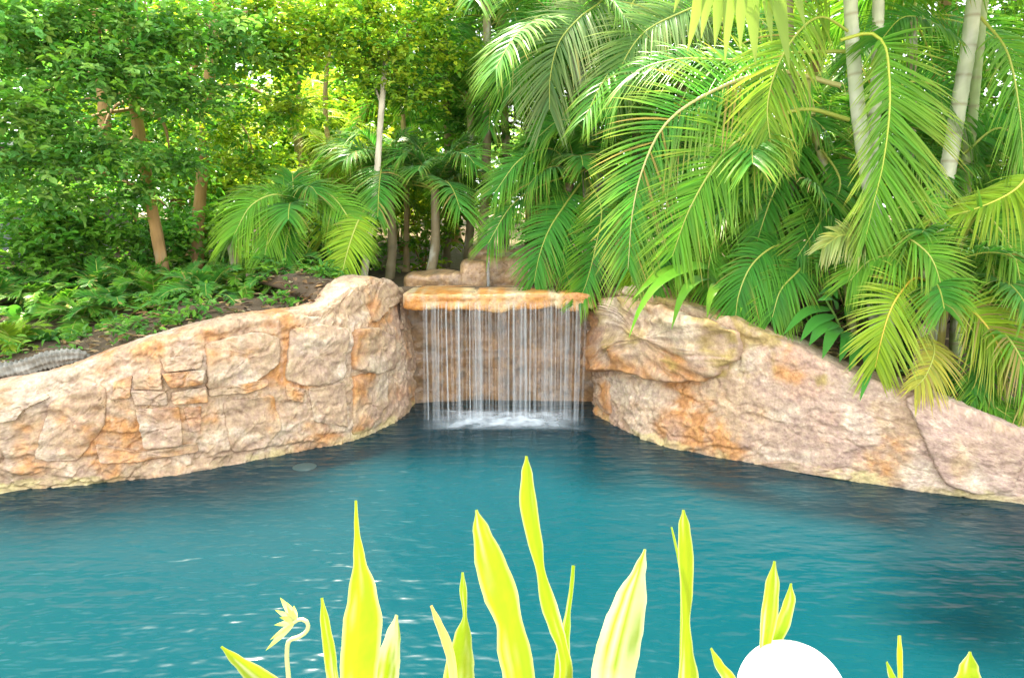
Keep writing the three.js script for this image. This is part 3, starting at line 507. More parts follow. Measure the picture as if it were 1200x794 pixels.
// ---------- palms ----------
const face = (x, y, z) => V(x, y, z);
const H = (...a) => a.map(([px, py, D]) => at(px, py, D));
function heroPalm(label, trunks, seed, build, o = {}) {
  const R = rng(seed), p = thing(o.name || 'areca_palm', label, 'palm', trunks[0][0][0].clone(), o.group);
  trunks.forEach(([pts, r0, r1, col], k) => palmTrunk(p, pts, r0, r1, R, pieceName('trunk', k), col));
  let k = 0; const F = (pts, oo) => frond(p, pts, { fold: 0.25, ...oo }, R, pieceName('frond', k++));
  build(F, p, R, () => k, n => { k += n; });
  return p;
}
const paleTrunk = [0.46, 0.47, 0.34], greenTrunk = [0.30, 0.36, 0.16];
heroPalm('large areca palm with twin pale trunks and long arching fronds over the right wall',
  [[[onGround(1040, 430, 5.35), at(1038, 345, 5.3), at(1030, 280, 5.3), at(1016, 200, 5.3), at(1006, 130, 5.35), at(1000, 60, 5.4), at(996, -20, 5.4)], 0.06, 0.048, paleTrunk], [[onGround(1028, 440, 5.45), at(1020, 300, 5.45), at(1022, 180, 5.4), at(1028, 90, 5.4), at(1030, -30, 5.4)], 0.05, 0.04, paleTrunk], [[onGround(1000, 420, 5.7), at(985, 265, 5.7), at(968, 200, 5.7), at(955, 155, 5.7), at(945, 90, 5.7)], 0.04, 0.03, [0.42, 0.4, 0.12]]], 101, (F, p, R, K, add) => {
    F(H([985, 100, 5.4], [905, 84, 5.4], [818, 116, 5.45], [778, 148, 5.5], [754, 196, 5.5], [742, 245, 5.5], [736, 315, 5.5]), { L: .48, n: 64, nrm: V(-.35, .25, 1), c: greens.mid, tip: [.3, .36, .06], droop: .22, w: .027, r: .02, m: 5, rc: [.42, .38, .14], dry: .05 });
    F(H([995, 140, 5.4], [940, 128, 5.35], [881, 154, 5.3], [850, 178, 5.3], [826, 212, 5.3], [806, 250, 5.3], [788, 300, 5.35]), { L: .5, n: 60, nrm: V(-.2, .35, 1), c: greens.fresh, tip: [.2, .33, .03], droop: .18, w: .028, r: .018, m: 5 });
    F(H([995, 60, 5.5], [930, 62, 5.6], [860, 70, 5.7], [790, 70, 5.8], [740, 88, 5.9], [712, 135, 6]), { L: .42, n: 56, nrm: V(-.1, .8, .6), c: greens.mid, droop: .45, r: .016, m: 5 });
    F(H([985, 47, 5.2], [1021, 39, 5.15], [1036, 52, 5.1], [1042, 91, 5.05], [1042, 136, 5], [1034, 196, 5], [1022, 245, 5], [1014, 282, 5]), { L: .62, n: 84, nrm: V(.35, .15, 1), c: greens.fresh, tip: [.34, .42, .06], droop: .16, w: .026, r: .013, m: 5, rc: [.36, .4, .04], lr: .75 });
    F(H([1000, 40, 5.4], [960, 20, 5.3], [920, 60, 5.2], [900, 120, 5.2], [905, 180, 5.2]), { L: .36, n: 50, nrm: V(-.3, .5, 1), c: [.17, .32, .02], tip: [.32, .4, .05], droop: .3, m: 5, dry: .03 });
    F(H([955, 150, 5.7], [930, 180, 5.6], [905, 230, 5.6], [885, 290, 5.6]), { L: .4, n: 46, nrm: V(-.3, .4, 1), c: greens.mid, droop: .3, m: 5 });
    F(H([960, 170, 5.7], [985, 215, 5.5], [960, 262, 5.4], [935, 300, 5.4]), { L: .36, n: 40, nrm: V(-.1, .6, 1), c: greens.deep, droop: .3 });
    F(H([1020, 120, 5.5], [1075, 95, 5.6], [1120, 120, 5.7], [1150, 180, 5.8]), { L: .42, n: 46, nrm: V(.3, .5, 1), c: greens.mid, droop: .3 });
    F(H([945, 90, 5.7], [900, 160, 5.8], [855, 190, 6.0], [820, 300, 6.1]), { L: .45, n: 50, nrm: V(-.2, .4, 1), c: greens.deep, droop: .25 });
    autoFronds(p, at(996, -20, 5.4), 8, R, { len: 1.9, L: .5, cols: [greens.mid, greens.fresh], n: 44, elMin: .3 }, K()); add(8);
    autoFronds(p, at(1030, -30, 5.4), 6, R, { len: 1.7, L: .5, cols: [greens.mid, greens.fresh], n: 44, elMin: .4 }, K()); add(6);
  });
heroPalm('tall areca palm with a pale ringed trunk at the right end',
  [[[onGround(1090, 430, 5.6), at(1098, 270, 5.6), at(1112, 195, 5.6), at(1126, 110, 5.6), at(1136, 50, 5.6), at(1146, -40, 5.6)], 0.066, 0.052, paleTrunk], [[onGround(1120, 420, 5.75), at(1128, 260, 5.75), at(1138, 150, 5.75), at(1148, 40, 5.75), at(1158, -60, 5.75)], 0.05, 0.04, greenTrunk]], 102, (F, p, R, K, add) => {
    F(H([1215, 190, 5.2], [1190, 222, 5.1], [1148, 243, 5.1], [1109, 254, 5.15]), { L: .34, n: 44, nrm: V(0, 1, .5), c: greens.yellow, tip: [.35, .42, .05], droop: .6, rc: [.45, .42, .04] });
    F(H([1100, 290, 5.5], [1050, 246, 5.2], [1083, 235, 5.2], [1112, 248, 5.2]), { L: .3, n: 36, nrm: V(.2, .6, 1), c: greens.fresh, droop: .5 });
    F(H([1150, 20, 5.6], [1180, 60, 5.4], [1195, 130, 5.3], [1200, 200, 5.3]), { L: .45, n: 44, nrm: V(.2, .4, 1), c: greens.fresh, droop: .3 });
    F(H([1140, 60, 5.6], [1100, 30, 5.5], [1060, 20, 5.4], [1030, 50, 5.3]), { L: .4, n: 46, nrm: V(-.1, .8, .6), c: greens.mid, droop: .4 });
    F(H([1130, 180, 5.7], [1170, 150, 5.6], [1200, 170, 5.5], [1225, 220, 5.5]), { L: .42, n: 44, nrm: V(.1, .6, 1), c: greens.mid, droop: .4 });
    F(H([1130, 260, 5.6], [1160, 300, 5.3], [1165, 350, 5.2], [1150, 400, 5.2]), { L: .36, n: 40, nrm: V(.1, .3, 1), c: greens.fresh, droop: .3 });
    autoFronds(p, at(1146, -40, 5.6), 9, R, { len: 1.8, L: .5, cols: [greens.mid, greens.fresh], n: 44, elMin: .3 }, K()); add(9);
    autoFronds(p, at(1158, -60, 5.75), 6, R, { len: 1.8, L: .5, cols: [greens.mid, greens.fresh], n: 44, elMin: .3 }, K()); add(6);
  });
heroPalm('young areca palm with bright yellow green fronds hanging over the right wall',
  [[[onGround(1085, 425, 5.1), at(1090, 400, 5.1), at(1084, 345, 5.1), at(1080, 315, 5.1)], 0.04, 0.03, [0.42, 0.4, 0.2]], [[onGround(1100, 425, 5.2), at(1112, 340, 5.2), at(1128, 280, 5.2)], 0.03, 0.022, [0.45, 0.36, 0.1]], [[onGround(1075, 430, 5.0), at(1078, 410, 5), at(1082, 380, 5)], 0.04, 0.03, [0.4, 0.34, 0.22]]], 103, (F, p, R, K, add) => {
    F(H([1090, 330, 5.05], [1072, 326, 4.95], [1056, 342, 4.85], [1043, 365, 4.75], [1033, 398, 4.7], [1026, 430, 4.7]), { L: .34, n: 44, nrm: V(-.1, .35, 1), c: greens.yellow, tip: [.4, .46, .06], droop: .2, w: .026, m: 5, rc: [.5, .36, .03], r: .012 });
    F(H([1110, 355, 5], [1130, 357, 4.9], [1155, 380, 4.8], [1170, 405, 4.75], [1180, 430, 4.7]), { L: .36, n: 44, nrm: V(.15, .35, 1), c: greens.yellow, tip: [.4, .44, .06], droop: .25, m: 5, rc: [.5, .36, .03], r: .012, dry: .1 });
    F(H([1080, 315, 5.1], [1065, 280, 5], [1090, 300, 4.9], [1108, 350, 4.85]), { L: .3, n: 40, nrm: V(0, .4, 1), c: greens.fresh, tip: [.3, .4, .04], droop: .3 });
    F(H([1075, 330, 5.1], [1050, 300, 5], [1020, 305, 5], [995, 330, 5]), { L: .28, n: 40, nrm: V(-.1, .7, .7), c: greens.fresh, droop: .4 });
    F(H([1010, 300, 5.2], [1015, 282, 5.1], [985, 276, 5], [965, 290, 5]), { L: .2, n: 34, nrm: V(0, .5, 1), c: [.3, .38, .08], tip: [.5, .5, .2], droop: .4 });
    F(H([1085, 390, 5], [1095, 410, 4.75], [1085, 440, 4.6], [1072, 455, 4.55]), { L: .22, n: 34, nrm: V(0, .5, 1), c: [.4, .4, .04], tip: [.5, .45, .06], droop: .4, dry: .1 });
    F(H([1140, 380, 5.2], [1150, 420, 4.8], [1140, 455, 4.7], [1125, 470, 4.7]), { L: .26, n: 36, nrm: V(.1, .5, 1), c: greens.mid, droop: .4 });
    F(H([1150, 370, 5.1], [1185, 400, 4.7], [1205, 440, 4.6], [1210, 480, 4.5]), { L: .3, n: 36, nrm: V(.1, .5, 1), c: greens.fresh, droop: .4, dry: .25 });
    F(H([1160, 440, 4.9], [1150, 455, 4.75], [1165, 475, 4.65], [1190, 492, 4.5]), { L: .22, n: 36, nrm: V(.1, .7, 1), c: greens.fresh, droop: .35 });
    F(H([1128, 280, 5.2], [1150, 250, 5.1], [1185, 290, 5], [1200, 350, 5]), { L: .34, n: 40, nrm: V(.1, .4, 1), c: greens.fresh, tip: [.3, .4, .04], droop: .3 });
    autoFronds(p, at(1085, 330, 5.2), 6, R, { len: .9, L: .32, c: greens.mid, n: 34 }, K()); add(6);
    autoFronds(p, at(1140, 330, 5.4), 8, R, { len: 1.0, L: .34, c: greens.mid, n: 34 }, K()); add(8);
  });
heroPalm('areca palm with a slim leaning pale trunk and fronds coloured with sun sheen above the cascade',
  [[[onGround(705, 300, 7.6), at(702, 220, 7.5), at(694, 140, 7.4), at(680, 90, 7.35), at(664, 42, 7.3)], 0.055, 0.045, paleTrunk], [[onGround(690, 310, 7.8), at(684, 180, 7.8), at(664, 90, 7.8)], 0.045, 0.04, [0.4, 0.36, 0.26]]], 104, (F, p, R, K, add) => {
    F(H([735, -40, 6.9], [706, 0, 6.8], [680, 20, 6.7], [655, 50, 6.6], [645, 90, 6.6], [644, 128, 6.6]), { L: .5, n: 54, nrm: V(-.3, .5, 1), c: [.12, .22, .06], tip: [.3, .36, .14], droop: .3, m: 5 });  // greyed greens and pale tips put sun sheen into the frond colour
    F(H([850, -5, 6.5], [800, 14, 6.4], [755, 38, 6.3], [732, 70, 6.3], [718, 112, 6.3]), { L: .46, n: 54, nrm: V(-.3, .5, 1), c: [.1, .22, .04], tip: [.28, .36, .12], droop: .3, m: 5 });
    F(H([664, 42, 7.3], [655, 20, 7.2], [630, 20, 7.1], [605, 60, 7], [600, 110, 7]), { L: .42, n: 46, nrm: V(-.2, .6, .8), c: greens.mid, droop: .4 });
    F(H([664, 42, 7.3], [690, 30, 7.2], [715, 50, 7.1], [725, 110, 7]), { L: .4, n: 44, nrm: V(.2, .6, .8), c: greens.mid, droop: .4 });
    F(H([760, -20, 7], [740, 10, 6.8], [770, 20, 6.6], [830, 30, 6.5]), { L: .4, n: 44, nrm: V(0, .5, 1), c: [.16, .26, .08], tip: [.4, .42, .2], droop: .5 });
    autoFronds(p, at(664, 42, 7.3), 9, R, { len: 1.6, L: .45, cols: [greens.mid, greens.deep], n: 40, elMin: 0 }, K()); add(9);
    autoFronds(p, at(664, 90, 7.8), 8, R, { len: 1.5, L: .45, cols: [greens.mid, greens.deep], n: 40, elMin: -.2 }, K()); add(8);
  });
heroPalm('low dark green palm with a brown fibrous stem drooping over the waterfall ledge',
  [[[onGround(640, 330, 7.1), at(641, 320, 7.1), at(655, 260, 7.1), at(668, 215, 7.1)], 0.06, 0.05, [0.14, 0.09, 0.05]]], 105, (F, p, R, K, add) => {
    F(H([680, 215, 7], [662, 240, 6.7], [643, 270, 6.5], [632, 300, 6.4], [626, 330, 6.4]), { L: .34, n: 54, nrm: V(-.2, .4, 1), c: greens.mid, tip: greens.fresh, droop: .3, m: 5 });
    F(H([690, 210, 7], [705, 245, 6.6], [698, 290, 6.35], [686, 335, 6.2], [678, 352, 6.15]), { L: .33, n: 54, nrm: V(-.1, .35, 1), c: greens.mid, tip: greens.yellow, droop: .2, m: 5 });
    F(H([672, 205, 7.1], [640, 215, 6.9], [602, 238, 6.8], [572, 285, 6.7]), { L: .34, n: 50, nrm: V(-.2, .7, .8), c: greens.mid, droop: .35, m: 5 });
    F(H([672, 205, 7.1], [648, 175, 7], [612, 185, 6.9], [580, 225, 6.8]), { L: .36, n: 50, nrm: V(-.2, .7, .8), c: greens.deep, droop: .3, m: 5 });
    F(H([680, 200, 7.1], [690, 160, 7], [660, 140, 6.9], [625, 165, 6.9]), { L: .36, n: 48, nrm: V(-.1, .6, .9), c: greens.deep, droop: .3, m: 5 });
    F(H([700, 200, 7.1], [735, 215, 6.7], [748, 260, 6.5], [745, 320, 6.3]), { L: .34, n: 50, nrm: V(.1, .4, 1), c: greens.mid, droop: .3, m: 5 });
    F(H([690, 230, 6.9], [670, 265, 6.6], [660, 300, 6.5], [668, 335, 6.4]), { L: .28, n: 48, nrm: V(0, .4, 1), c: greens.deep, droop: .3, m: 5 });
    F(H([700, 240, 6.9], [728, 280, 6.4], [738, 310, 6.2], [742, 345, 6.0]), { L: .26, n: 44, nrm: V(0, .4, 1), c: greens.yellow, droop: .3, m: 5 });
    autoFronds(p, at(675, 205, 7.1), 9, R, { len: 1.0, L: .34, cols: [greens.mid, greens.deep], n: 40, elMin: .45 }, K()); add(9);
  }, { name: 'low_palm' });
heroPalm('leafy areca palm filling the bank above the overhanging ledge',
  [[[onGround(850, 355, 6.1), at(856, 300, 6.1), at(866, 220, 6.2), at(876, 150, 6.2)], 0.05, 0.04, greenTrunk], [[onGround(900, 360, 6.0), at(905, 300, 6), at(915, 230, 6)], 0.045, 0.035, greenTrunk]], 106, (F, p, R, K, add) => {
    F(H([935, 285, 5.6], [905, 290, 5.45], [880, 312, 5.35], [866, 345, 5.3], [862, 372, 5.3]), { L: .3, n: 48, nrm: V(-.1, .5, 1), c: greens.mid, tip: greens.fresh, droop: .45, m: 5 });
    F(H([950, 300, 5.5], [935, 318, 5.35], [915, 340, 5.25], [905, 372, 5.2]), { L: .28, n: 46, nrm: V(-.1, .5, 1), c: greens.mid, droop: .45, m: 5 });
    F(H([860, 250, 6], [835, 290, 5.7], [830, 335, 5.6], [838, 365, 5.5]), { L: .3, n: 46, nrm: V(0, .4, 1), c: greens.fresh, droop: .3, m: 5 });
    F(H([870, 220, 6.1], [830, 230, 5.9], [785, 270, 5.8], [765, 340, 5.7]), { L: .4, n: 50, nrm: V(-.2, .4, 1), c: greens.mid, tip: greens.yellow, droop: .25, m: 5 });
    F(H([905, 270, 5.9], [930, 240, 5.7], [960, 250, 5.6], [985, 290, 5.5]), { L: .34, n: 46, nrm: V(.1, .6, 1), c: greens.mid, droop: .35, m: 5 });
    F(H([915, 230, 6], [905, 195, 5.9], [875, 200, 5.8], [850, 240, 5.7]), { L: .36, n: 46, nrm: V(-.1, .6, 1), c: greens.deep, droop: .3, m: 5 });
    F(H([960, 330, 5.4], [975, 300, 5.3], [1000, 310, 5.2], [1012, 345, 5.15]), { L: .26, n: 40, nrm: V(.1, .6, 1), c: greens.mid, droop: .4, m: 5 });
    autoFronds(p, at(872, 170, 6.2), 12, R, { len: 1.3, L: .4, cols: [greens.mid, greens.deep], n: 40, elMin: -.2 }, K()); add(12);
    autoFronds(p, at(915, 230, 6), 12, R, { len: 1.0, L: .36, cols: [greens.mid, greens.deep], n: 38, elMin: -.3 }, K()); add(12);
  });
heroPalm('small fan spreading palm beside the short grey stump',
  [[[onGround(330, 345, 7.0), at(332, 320, 7), at(338, 270, 7), at(345, 245, 7)], 0.035, 0.03, greenTrunk]], 107, (F, p, R, K, add) => {
    F(H([348, 242, 7], [325, 228, 6.8], [295, 240, 6.6], [274, 275, 6.5]), { L: .4, n: 44, nrm: V(-.1, .7, .9), c: greens.fresh, tip: greens.yellow, droop: .45, m: 5 });
    F(H([345, 250, 7], [335, 240, 6.7], [318, 262, 6.5], [310, 300, 6.4]), { L: .3, n: 40, nrm: V(0, .6, 1), c: greens.fresh, droop: .5, m: 5 });
    F(H([345, 255, 6.9], [338, 272, 6.6], [334, 300, 6.5], [338, 330, 6.4]), { L: .24, n: 36, nrm: V(0, .4, 1), c: greens.mid, tip: greens.yellow, droop: .3, m: 5 });
    F(H([350, 240, 7], [380, 225, 6.9], [405, 250, 6.8], [420, 290, 6.7]), { L: .34, n: 40, nrm: V(.1, .6, 1), c: greens.fresh, droop: .4, m: 5 });
    F(H([430, 240, 7], [417, 265, 6.7], [405, 302, 6.5], [397, 340, 6.4]), { L: .3, n: 42, nrm: V(0, .4, 1), c: greens.yellow, tip: greens.yellow, droop: .25, m: 5 });
    F(H([340, 310, 6.9], [355, 320, 6.5], [368, 335, 6.3], [375, 350, 6.2]), { L: .2, n: 34, nrm: V(0, .9, .6), c: greens.fresh, droop: .3, m: 4 });
    autoFronds(p, at(345, 250, 7), 8, R, { len: .9, L: .34, cols: [greens.mid, greens.fresh], n: 36, elMin: 0 }, K()); add(8);
  });
const bank = [
  [500, 300, 7.6, 1.1, 14, 1.2, 'dark green palm thicket left of the cascade rocks', greens.deep], [455, 300, 8.0, 1.3, 12, 1.2, 'palm with dark fronds behind the pale sapling', greens.mid], [545, 270, 9.0, 2.2, 14, 1.4, 'full palm directly behind the upper cascade rock', greens.deep],
  [560, 210, 8.3, 3.3, 16, 1.7, 'tall palm with long hanging fronds straight above the cascade', greens.mid], [590, 230, 9.0, 3.2, 16, 1.6, 'brown trunked palm behind the cascade with hanging fronds', greens.mid], [520, 200, 9.4, 3.0, 14, 1.7, 'tall palm with thin hanging leaflets left of the leaning palm', greens.mid], [740, 260, 7.6, 1.8, 14, 1.5, 'dark palm behind the arching frond', greens.deep], [800, 250, 7.4, 2.6, 14, 1.6, 'green palm behind the twin trunk palm', greens.mid],
  [960, 300, 6.6, 1.6, 14, 1.3, 'leafy palm between the pale trunks', greens.deep], [1180, 300, 6.3, 1.6, 14, 1.3, 'bushy palm at the far right edge', greens.mid], [400, 270, 9.0, 1.3, 12, 1.3, 'sunlit yellow palm in the gap behind the sapling', greens.yellow], [350, 230, 10, 2.0, 12, 1.5, 'yellow green palm deep in the gap behind the ochre trunk', greens.yellow], [1060, 280, 7.2, 2.8, 14, 1.6, 'tall palm crowding behind the pale ringed trunk', greens.mid], [620, 120, 10.5, 4.0, 14, 1.8, 'tall dark palm with a brown trunk above the cascade', greens.deep]];
bank.forEach(([px, py, D, h, n, len, label, c], i) => {
  const R = rng(300 + i), b = at(px, py, D); b.y = groundY(b.x, b.z) - 0.05; const p = thing('garden_palm', label, 'palm', b.clone()), top = b.clone().add(V((R() - .5) * .3, h, (R() - .5) * .3));
  palmTrunk(p, [b, b.clone().lerp(top, .4).add(V(.05, 0, 0)), top], 0.06, 0.045, R, 'trunk', [0.26, 0.2, 0.11]);
  autoFronds(p, top, n, R, { len, L: .42, c, n: 38, elMin: i < 4 ? .25 : -.45, elMax: 1.3, tip: c === greens.yellow ? [.4, .46, .05] : undefined, bend: .5 }, 0);
});
// the pale strap leaf hanging into the top of the picture
{
  const p = thing('fan_palm', 'pale yellow fan palm leaf hanging from above between the palm crowns', 'palm', onGround(900, 420, 5.0)), R = rng(61), hub = at(866, -230, 4.6);
  palmTrunk(p, [onGround(930, 395, 5.75), at(930, 250, 5.8), at(925, 60, 5.8), at(915, -150, 5.6)], 0.05, 0.04, R, 'trunk', [0.28, 0.24, 0.13]);
  const stalk = part('leaf_stalk', tube([at(915, -150, 5.6), at(890, -140, 5.0), hub], () => 0.012, 16, 7, () => [.36, .38, .06]), stemMat, p);
  [[806, 55], [822, 40], [838, 50], [850, 66], [868, 52], [886, 70], [905, 45], [926, 74], [790, 10], [945, 30]].forEach(([x, y], k) => {
    const g = new Geo(), tip = at(x, y, 4.5 + 0.05 * R()), d = tip.clone().sub(hub), L = d.length(); d.normalize();
    strip(g, hub, d, V(1, 0, .25 * (k % 3 - 1)).addScaledVector(d, -d.x).normalize(), L, 0.15, 0.02, 12, [.15, .27, .02], [.22, .3, .05], t => t < .6 ? .25 + 1.25 * t : Math.max(.03, Math.pow((1 - t) / .4, .8)), .35);
    part(pieceName('leaf_segment', k), g.done(), frondMat, p);
  });
}

// ---------- low plants on the banks ----------
function bladePlant(name, label, cat, base, leaves, o, group) {
  const p = thing(name, label, cat, base.clone(), group), R = rng(o.seed || 1);
  leaves.forEach((pts, k) => {
    const g = new Geo(), c = tint(o.c || greens.mid, R, .2), W = (o.w || 0.06) * (0.85 + 0.3 * R()), fr = frames(pts, 14); let prev;
    fr.forEach(([q, T], j) => {
      const t = j / 14, s = T.clone().cross(o.nrm || V(-.1, .8, .6)).normalize(), up = s.clone().cross(T).normalize(), h = W * lanceProf(clamp(0.03 + t * 0.97)) / 2, f = h * 0.3; if (up.y < 0) up.negate();
      const cc = mixc(c, o.tip || c, t * t);
      const cur = [g.v(q.x - s.x * h + up.x * f, q.y - s.y * h + up.y * f, q.z - s.z * h + up.z * f, cc), g.v(q.x, q.y, q.z, cc), g.v(q.x + s.x * h + up.x * f, q.y + s.y * h + up.y * f, q.z + s.z * h + up.z * f, cc)];
      if (prev) { g.q(prev[0], prev[1], cur[1], cur[0]); g.q(prev[1], prev[2], cur[2], cur[1]); } prev = cur;
    });
    part(pieceName('leaf', k), g.done(), frondMat, p);
  });
  if (o.stem) part('stem', tube(o.stem, () => 0.01, 12, 6, () => [.1, .2, .03]), stemMat, p);
  return p;
}
bladePlant('lance_leaf_plant', 'glossy lance leaved plant hanging over the overhanging ledge', 'plant', onGround(830, 345, 5.9),
[H([845, 322, 5.85], [814, 312, 5.45], [772, 332, 5.2], [750, 362, 5.1], [737, 396, 5.05]), H([835, 325, 5.8], [811, 332, 5.3], [798, 350, 5.15], [787, 386, 5.1]), H([850, 335, 5.7], [838, 338, 5.3], [832, 350, 5.2], [829, 372, 5.15]), H([830, 322, 5.8], [790, 316, 5.5], [762, 330, 5.3], [742, 350, 5.2]), H([840, 320, 5.8], [860, 318, 5.5], [872, 340, 5.35], [868, 366, 5.25])], { w: .1, c: [.16, .4, .02], nrm: V(-.3, .5, .8), seed: 4, stem: [onGround(830, 345, 5.9), at(838, 330, 5.85), at(842, 322, 5.82)] });
bladePlant('lance_leaf_plant', 'dark broad lance leaved shrub behind the middle of the right wall', 'plant', onGround(985, 400, 5.3),
  [H([975, 362, 5.2], [945, 366, 5.1], [918, 392, 5.0]), H([978, 370, 5.15], [955, 378, 5.05], [938, 400, 4.95]), H([982, 380, 5.1], [962, 386, 5.0], [948, 405, 4.95]), H([985, 384, 5.1], [975, 392, 4.95], [964, 420, 4.85]), H([990, 388, 5.1], [992, 400, 4.95], [984, 424, 4.85]), H([998, 390, 5.1], [1002, 410, 4.9], [995, 436, 4.8]), H([980, 362, 5.2], [975, 350, 5.1], [958, 352, 5.0]), H([960, 345, 5.2], [975, 340, 5.1], [982, 350, 5.05]), H([992, 370, 5.2], [1002, 345, 5.2], [995, 325, 5.2]), H([1010, 400, 5.1], [1018, 430, 4.75], [1008, 470, 4.62])], { w: .09, c: greens.deep, tip: greens.mid, seed: 5, stem: [onGround(990, 400, 5.3), at(985, 385, 5.2), at(965, 345, 5.2)] });
// rosettes and ferns
function rosette(px, py, D, n, L, w, c, label, seed, group, name = 'strap_leaf_plant') {
  const R = rng(seed), b = onGround(px, py, D), ls = [];
  for (let k = 0; k < n; k++) { const a = k * 2.4 + R(), el = 0.3 + R() * 0.9, l = L * (0.7 + 0.5 * R()); ls.push(arc(b.clone().add(V(0, .03, 0)), a, el, l, 0.5)); }
  return bladePlant(name, label, 'plant', b, ls, { w, c, tip: mixc(c, greens.yellow, .4), seed }, group);
}
const RG = 'strap leaved plants along the left bank';
rosette(225, 385, 6.6, 16, .5, .06, greens.fresh, 'bright strap leaved plant below the ochre trunk', 401, RG);
rosette(262, 378, 6.5, 14, .42, .06, greens.yellow, 'yellow green strap leaved plant in front of the grey stump', 402, RG);
rosette(190, 398, 6.1, 10, .3, .04, greens.yellow, 'small pale strap leaved tuft on the edge of the left wall', 403, RG);
rosette(30, 395, 6.2, 12, .55, .09, greens.mid, 'broad drooping strap leaved plant beside the grey log', 404, RG);
rosette(330, 352, 6.7, 12, .35, .05, greens.mid, 'dark strap leaved plant in front of the fan spreading palm', 405, RG);
rosette(240, 350, 7.2, 14, .6, .08, greens.mid, 'large strap leaved plant between the ochre trunk and the stump', 406, RG);
rosette(1105, 440, 5.0, 12, .4, .07, greens.deep, 'dark broad leaved plant under the yellow green palm', 407, 'strap leaved plants along the right bank');
rosette(1180, 470, 4.8, 14, .45, .06, greens.mid, 'green strap leaved plant by the far end of the right wall', 408, 'strap leaved plants along the right bank');
rosette(385, 345, 6.7, 10, .3, .05, greens.deep, 'low dark strap leaved plant behind the left column', 409, RG);
rosette(300, 356, 6.75, 12, .4, .05, greens.mid, 'mid green strap leaved plant behind the crest of the left wall', 410, RG);
rosette(352, 340, 7.2, 14, .45, .055, greens.fresh, 'bright strap leaved plant under the yellow palm frond', 411, RG);
rosette(400, 335, 7.1, 12, .4, .05, greens.mid, 'green strap leaved plant at the foot of the pale sapling', 412, RG);
rosette(160, 395, 6.35, 12, .35, .045, greens.fresh, 'fresh green strap leaved tuft among the ferns', 413, RG);
function fern(px, py, D, n, len, c, label, seed) {
  const R = rng(seed), b = onGround(px, py, D), p = thing('fern', label, 'fern', b.clone(), 'ferns on the left bank');
  autoFronds(p, b.clone().add(V(0, .03, 0)), n, R, { len, L: .13, n: 26, w: .03, c, tip: mixc(c, greens.yellow, .3), droop: .15, elMin: .25, elMax: 1.2, bend: .45, r: .005, m: 3 });
}
fern(140, 398, 6.2, 14, .6, greens.mid, 'arching green fern above the middle of the left wall', 501);
fern(100, 402, 6.1, 12, .5, greens.fresh, 'fern with fresh green fronds behind the grey log', 502);
fern(20, 420, 5.6, 12, .45, greens.yellow, 'yellow green fern at the end of the grey log', 503);
fern(165, 370, 6.9, 12, .6, greens.mid, 'fern at the foot of the leaning trunk', 504);
fern(60, 370, 6.8, 12, .6, greens.mid, 'dark fern in front of the mottled trunk', 505);
fern(290, 362, 7.0, 10, .5, greens.mid, 'fern beside the grey stump', 506);
fern(355, 350, 6.6, 12, .4, greens.fresh, 'small bright fern behind the rising left wall', 507);
fern(125, 330, 7.3, 8, .7, greens.fresh, 'tall upright fern between the two brown trunks', 508);
fern(185, 385, 6.5, 12, .55, greens.fresh, 'spreading fern between the wall edge and the leaning trunk', 509);
fern(75, 385, 6.4, 14, .6, greens.fresh, 'full bright fern behind the middle of the grey log', 510);
fern(215, 360, 7.0, 12, .6, greens.mid, 'green fern under the strap leaved plants', 511);
fern(310, 360, 6.8, 12, .45, greens.mid, 'low fern in front of the fan spreading palm', 512);
fern(30, 350, 7.2, 14, .7, greens.mid, 'big fern below the shed', 513);
fern(390, 345, 6.9, 10, .4, greens.mid, 'fern tucked behind the left column', 514);
fern(150, 350, 7.3, 12, .6, greens.deep, 'lush fern between the leaning and the mottled trunk', 515);
[[50, 380, 6.6], [120, 375, 6.8], [175, 362, 7.1], [245, 374, 6.3], [285, 362, 6.5], [330, 352, 6.6], [365, 347, 6.7], [90, 350, 7.4], [200, 340, 7.6], [0, 372, 6.6]].forEach(([px, py, D], i) => fern(px, py, D, 13, .62 + .03 * (i % 4), [greens.fresh, greens.mid][i % 2], ['fern reaching over the grey log from behind', 'fern in front of the mottled brown trunk, beside the wall', 'fern pressed against the foot of the leaning trunk', 'fern directly in front of the ochre trunk', 'fern behind the weathered stump', 'fern under the fan spreading palm', 'fern at the base of the yellow palm frond', 'fern behind the mottled brown trunk', 'fern between the leaning trunk and the ochre trunk', 'fern past the far end of the grey log'][i], 520 + i));
[[110, 400, 5.85], [205, 384, 6.1], [280, 366, 6.25], [325, 356, 6.35], [372, 347, 6.5], [60, 408, 5.7]].forEach(([px, py, D], i) => rosette(px, py, D, 16, .4, .045, [greens.fresh, greens.mid][i % 2], ['narrow strap leaved tuft above the carved block cluster of the left wall', 'narrow strap leaved tuft between the ochre trunk and the wall edge', 'narrow strap leaved tuft just in front of the weathered stump', 'narrow strap leaved tuft where the left wall begins to rise', 'narrow strap leaved tuft touching the back of the left column', 'narrow strap leaved tuft at the tip of the grey log'][i], 440 + i, RG));
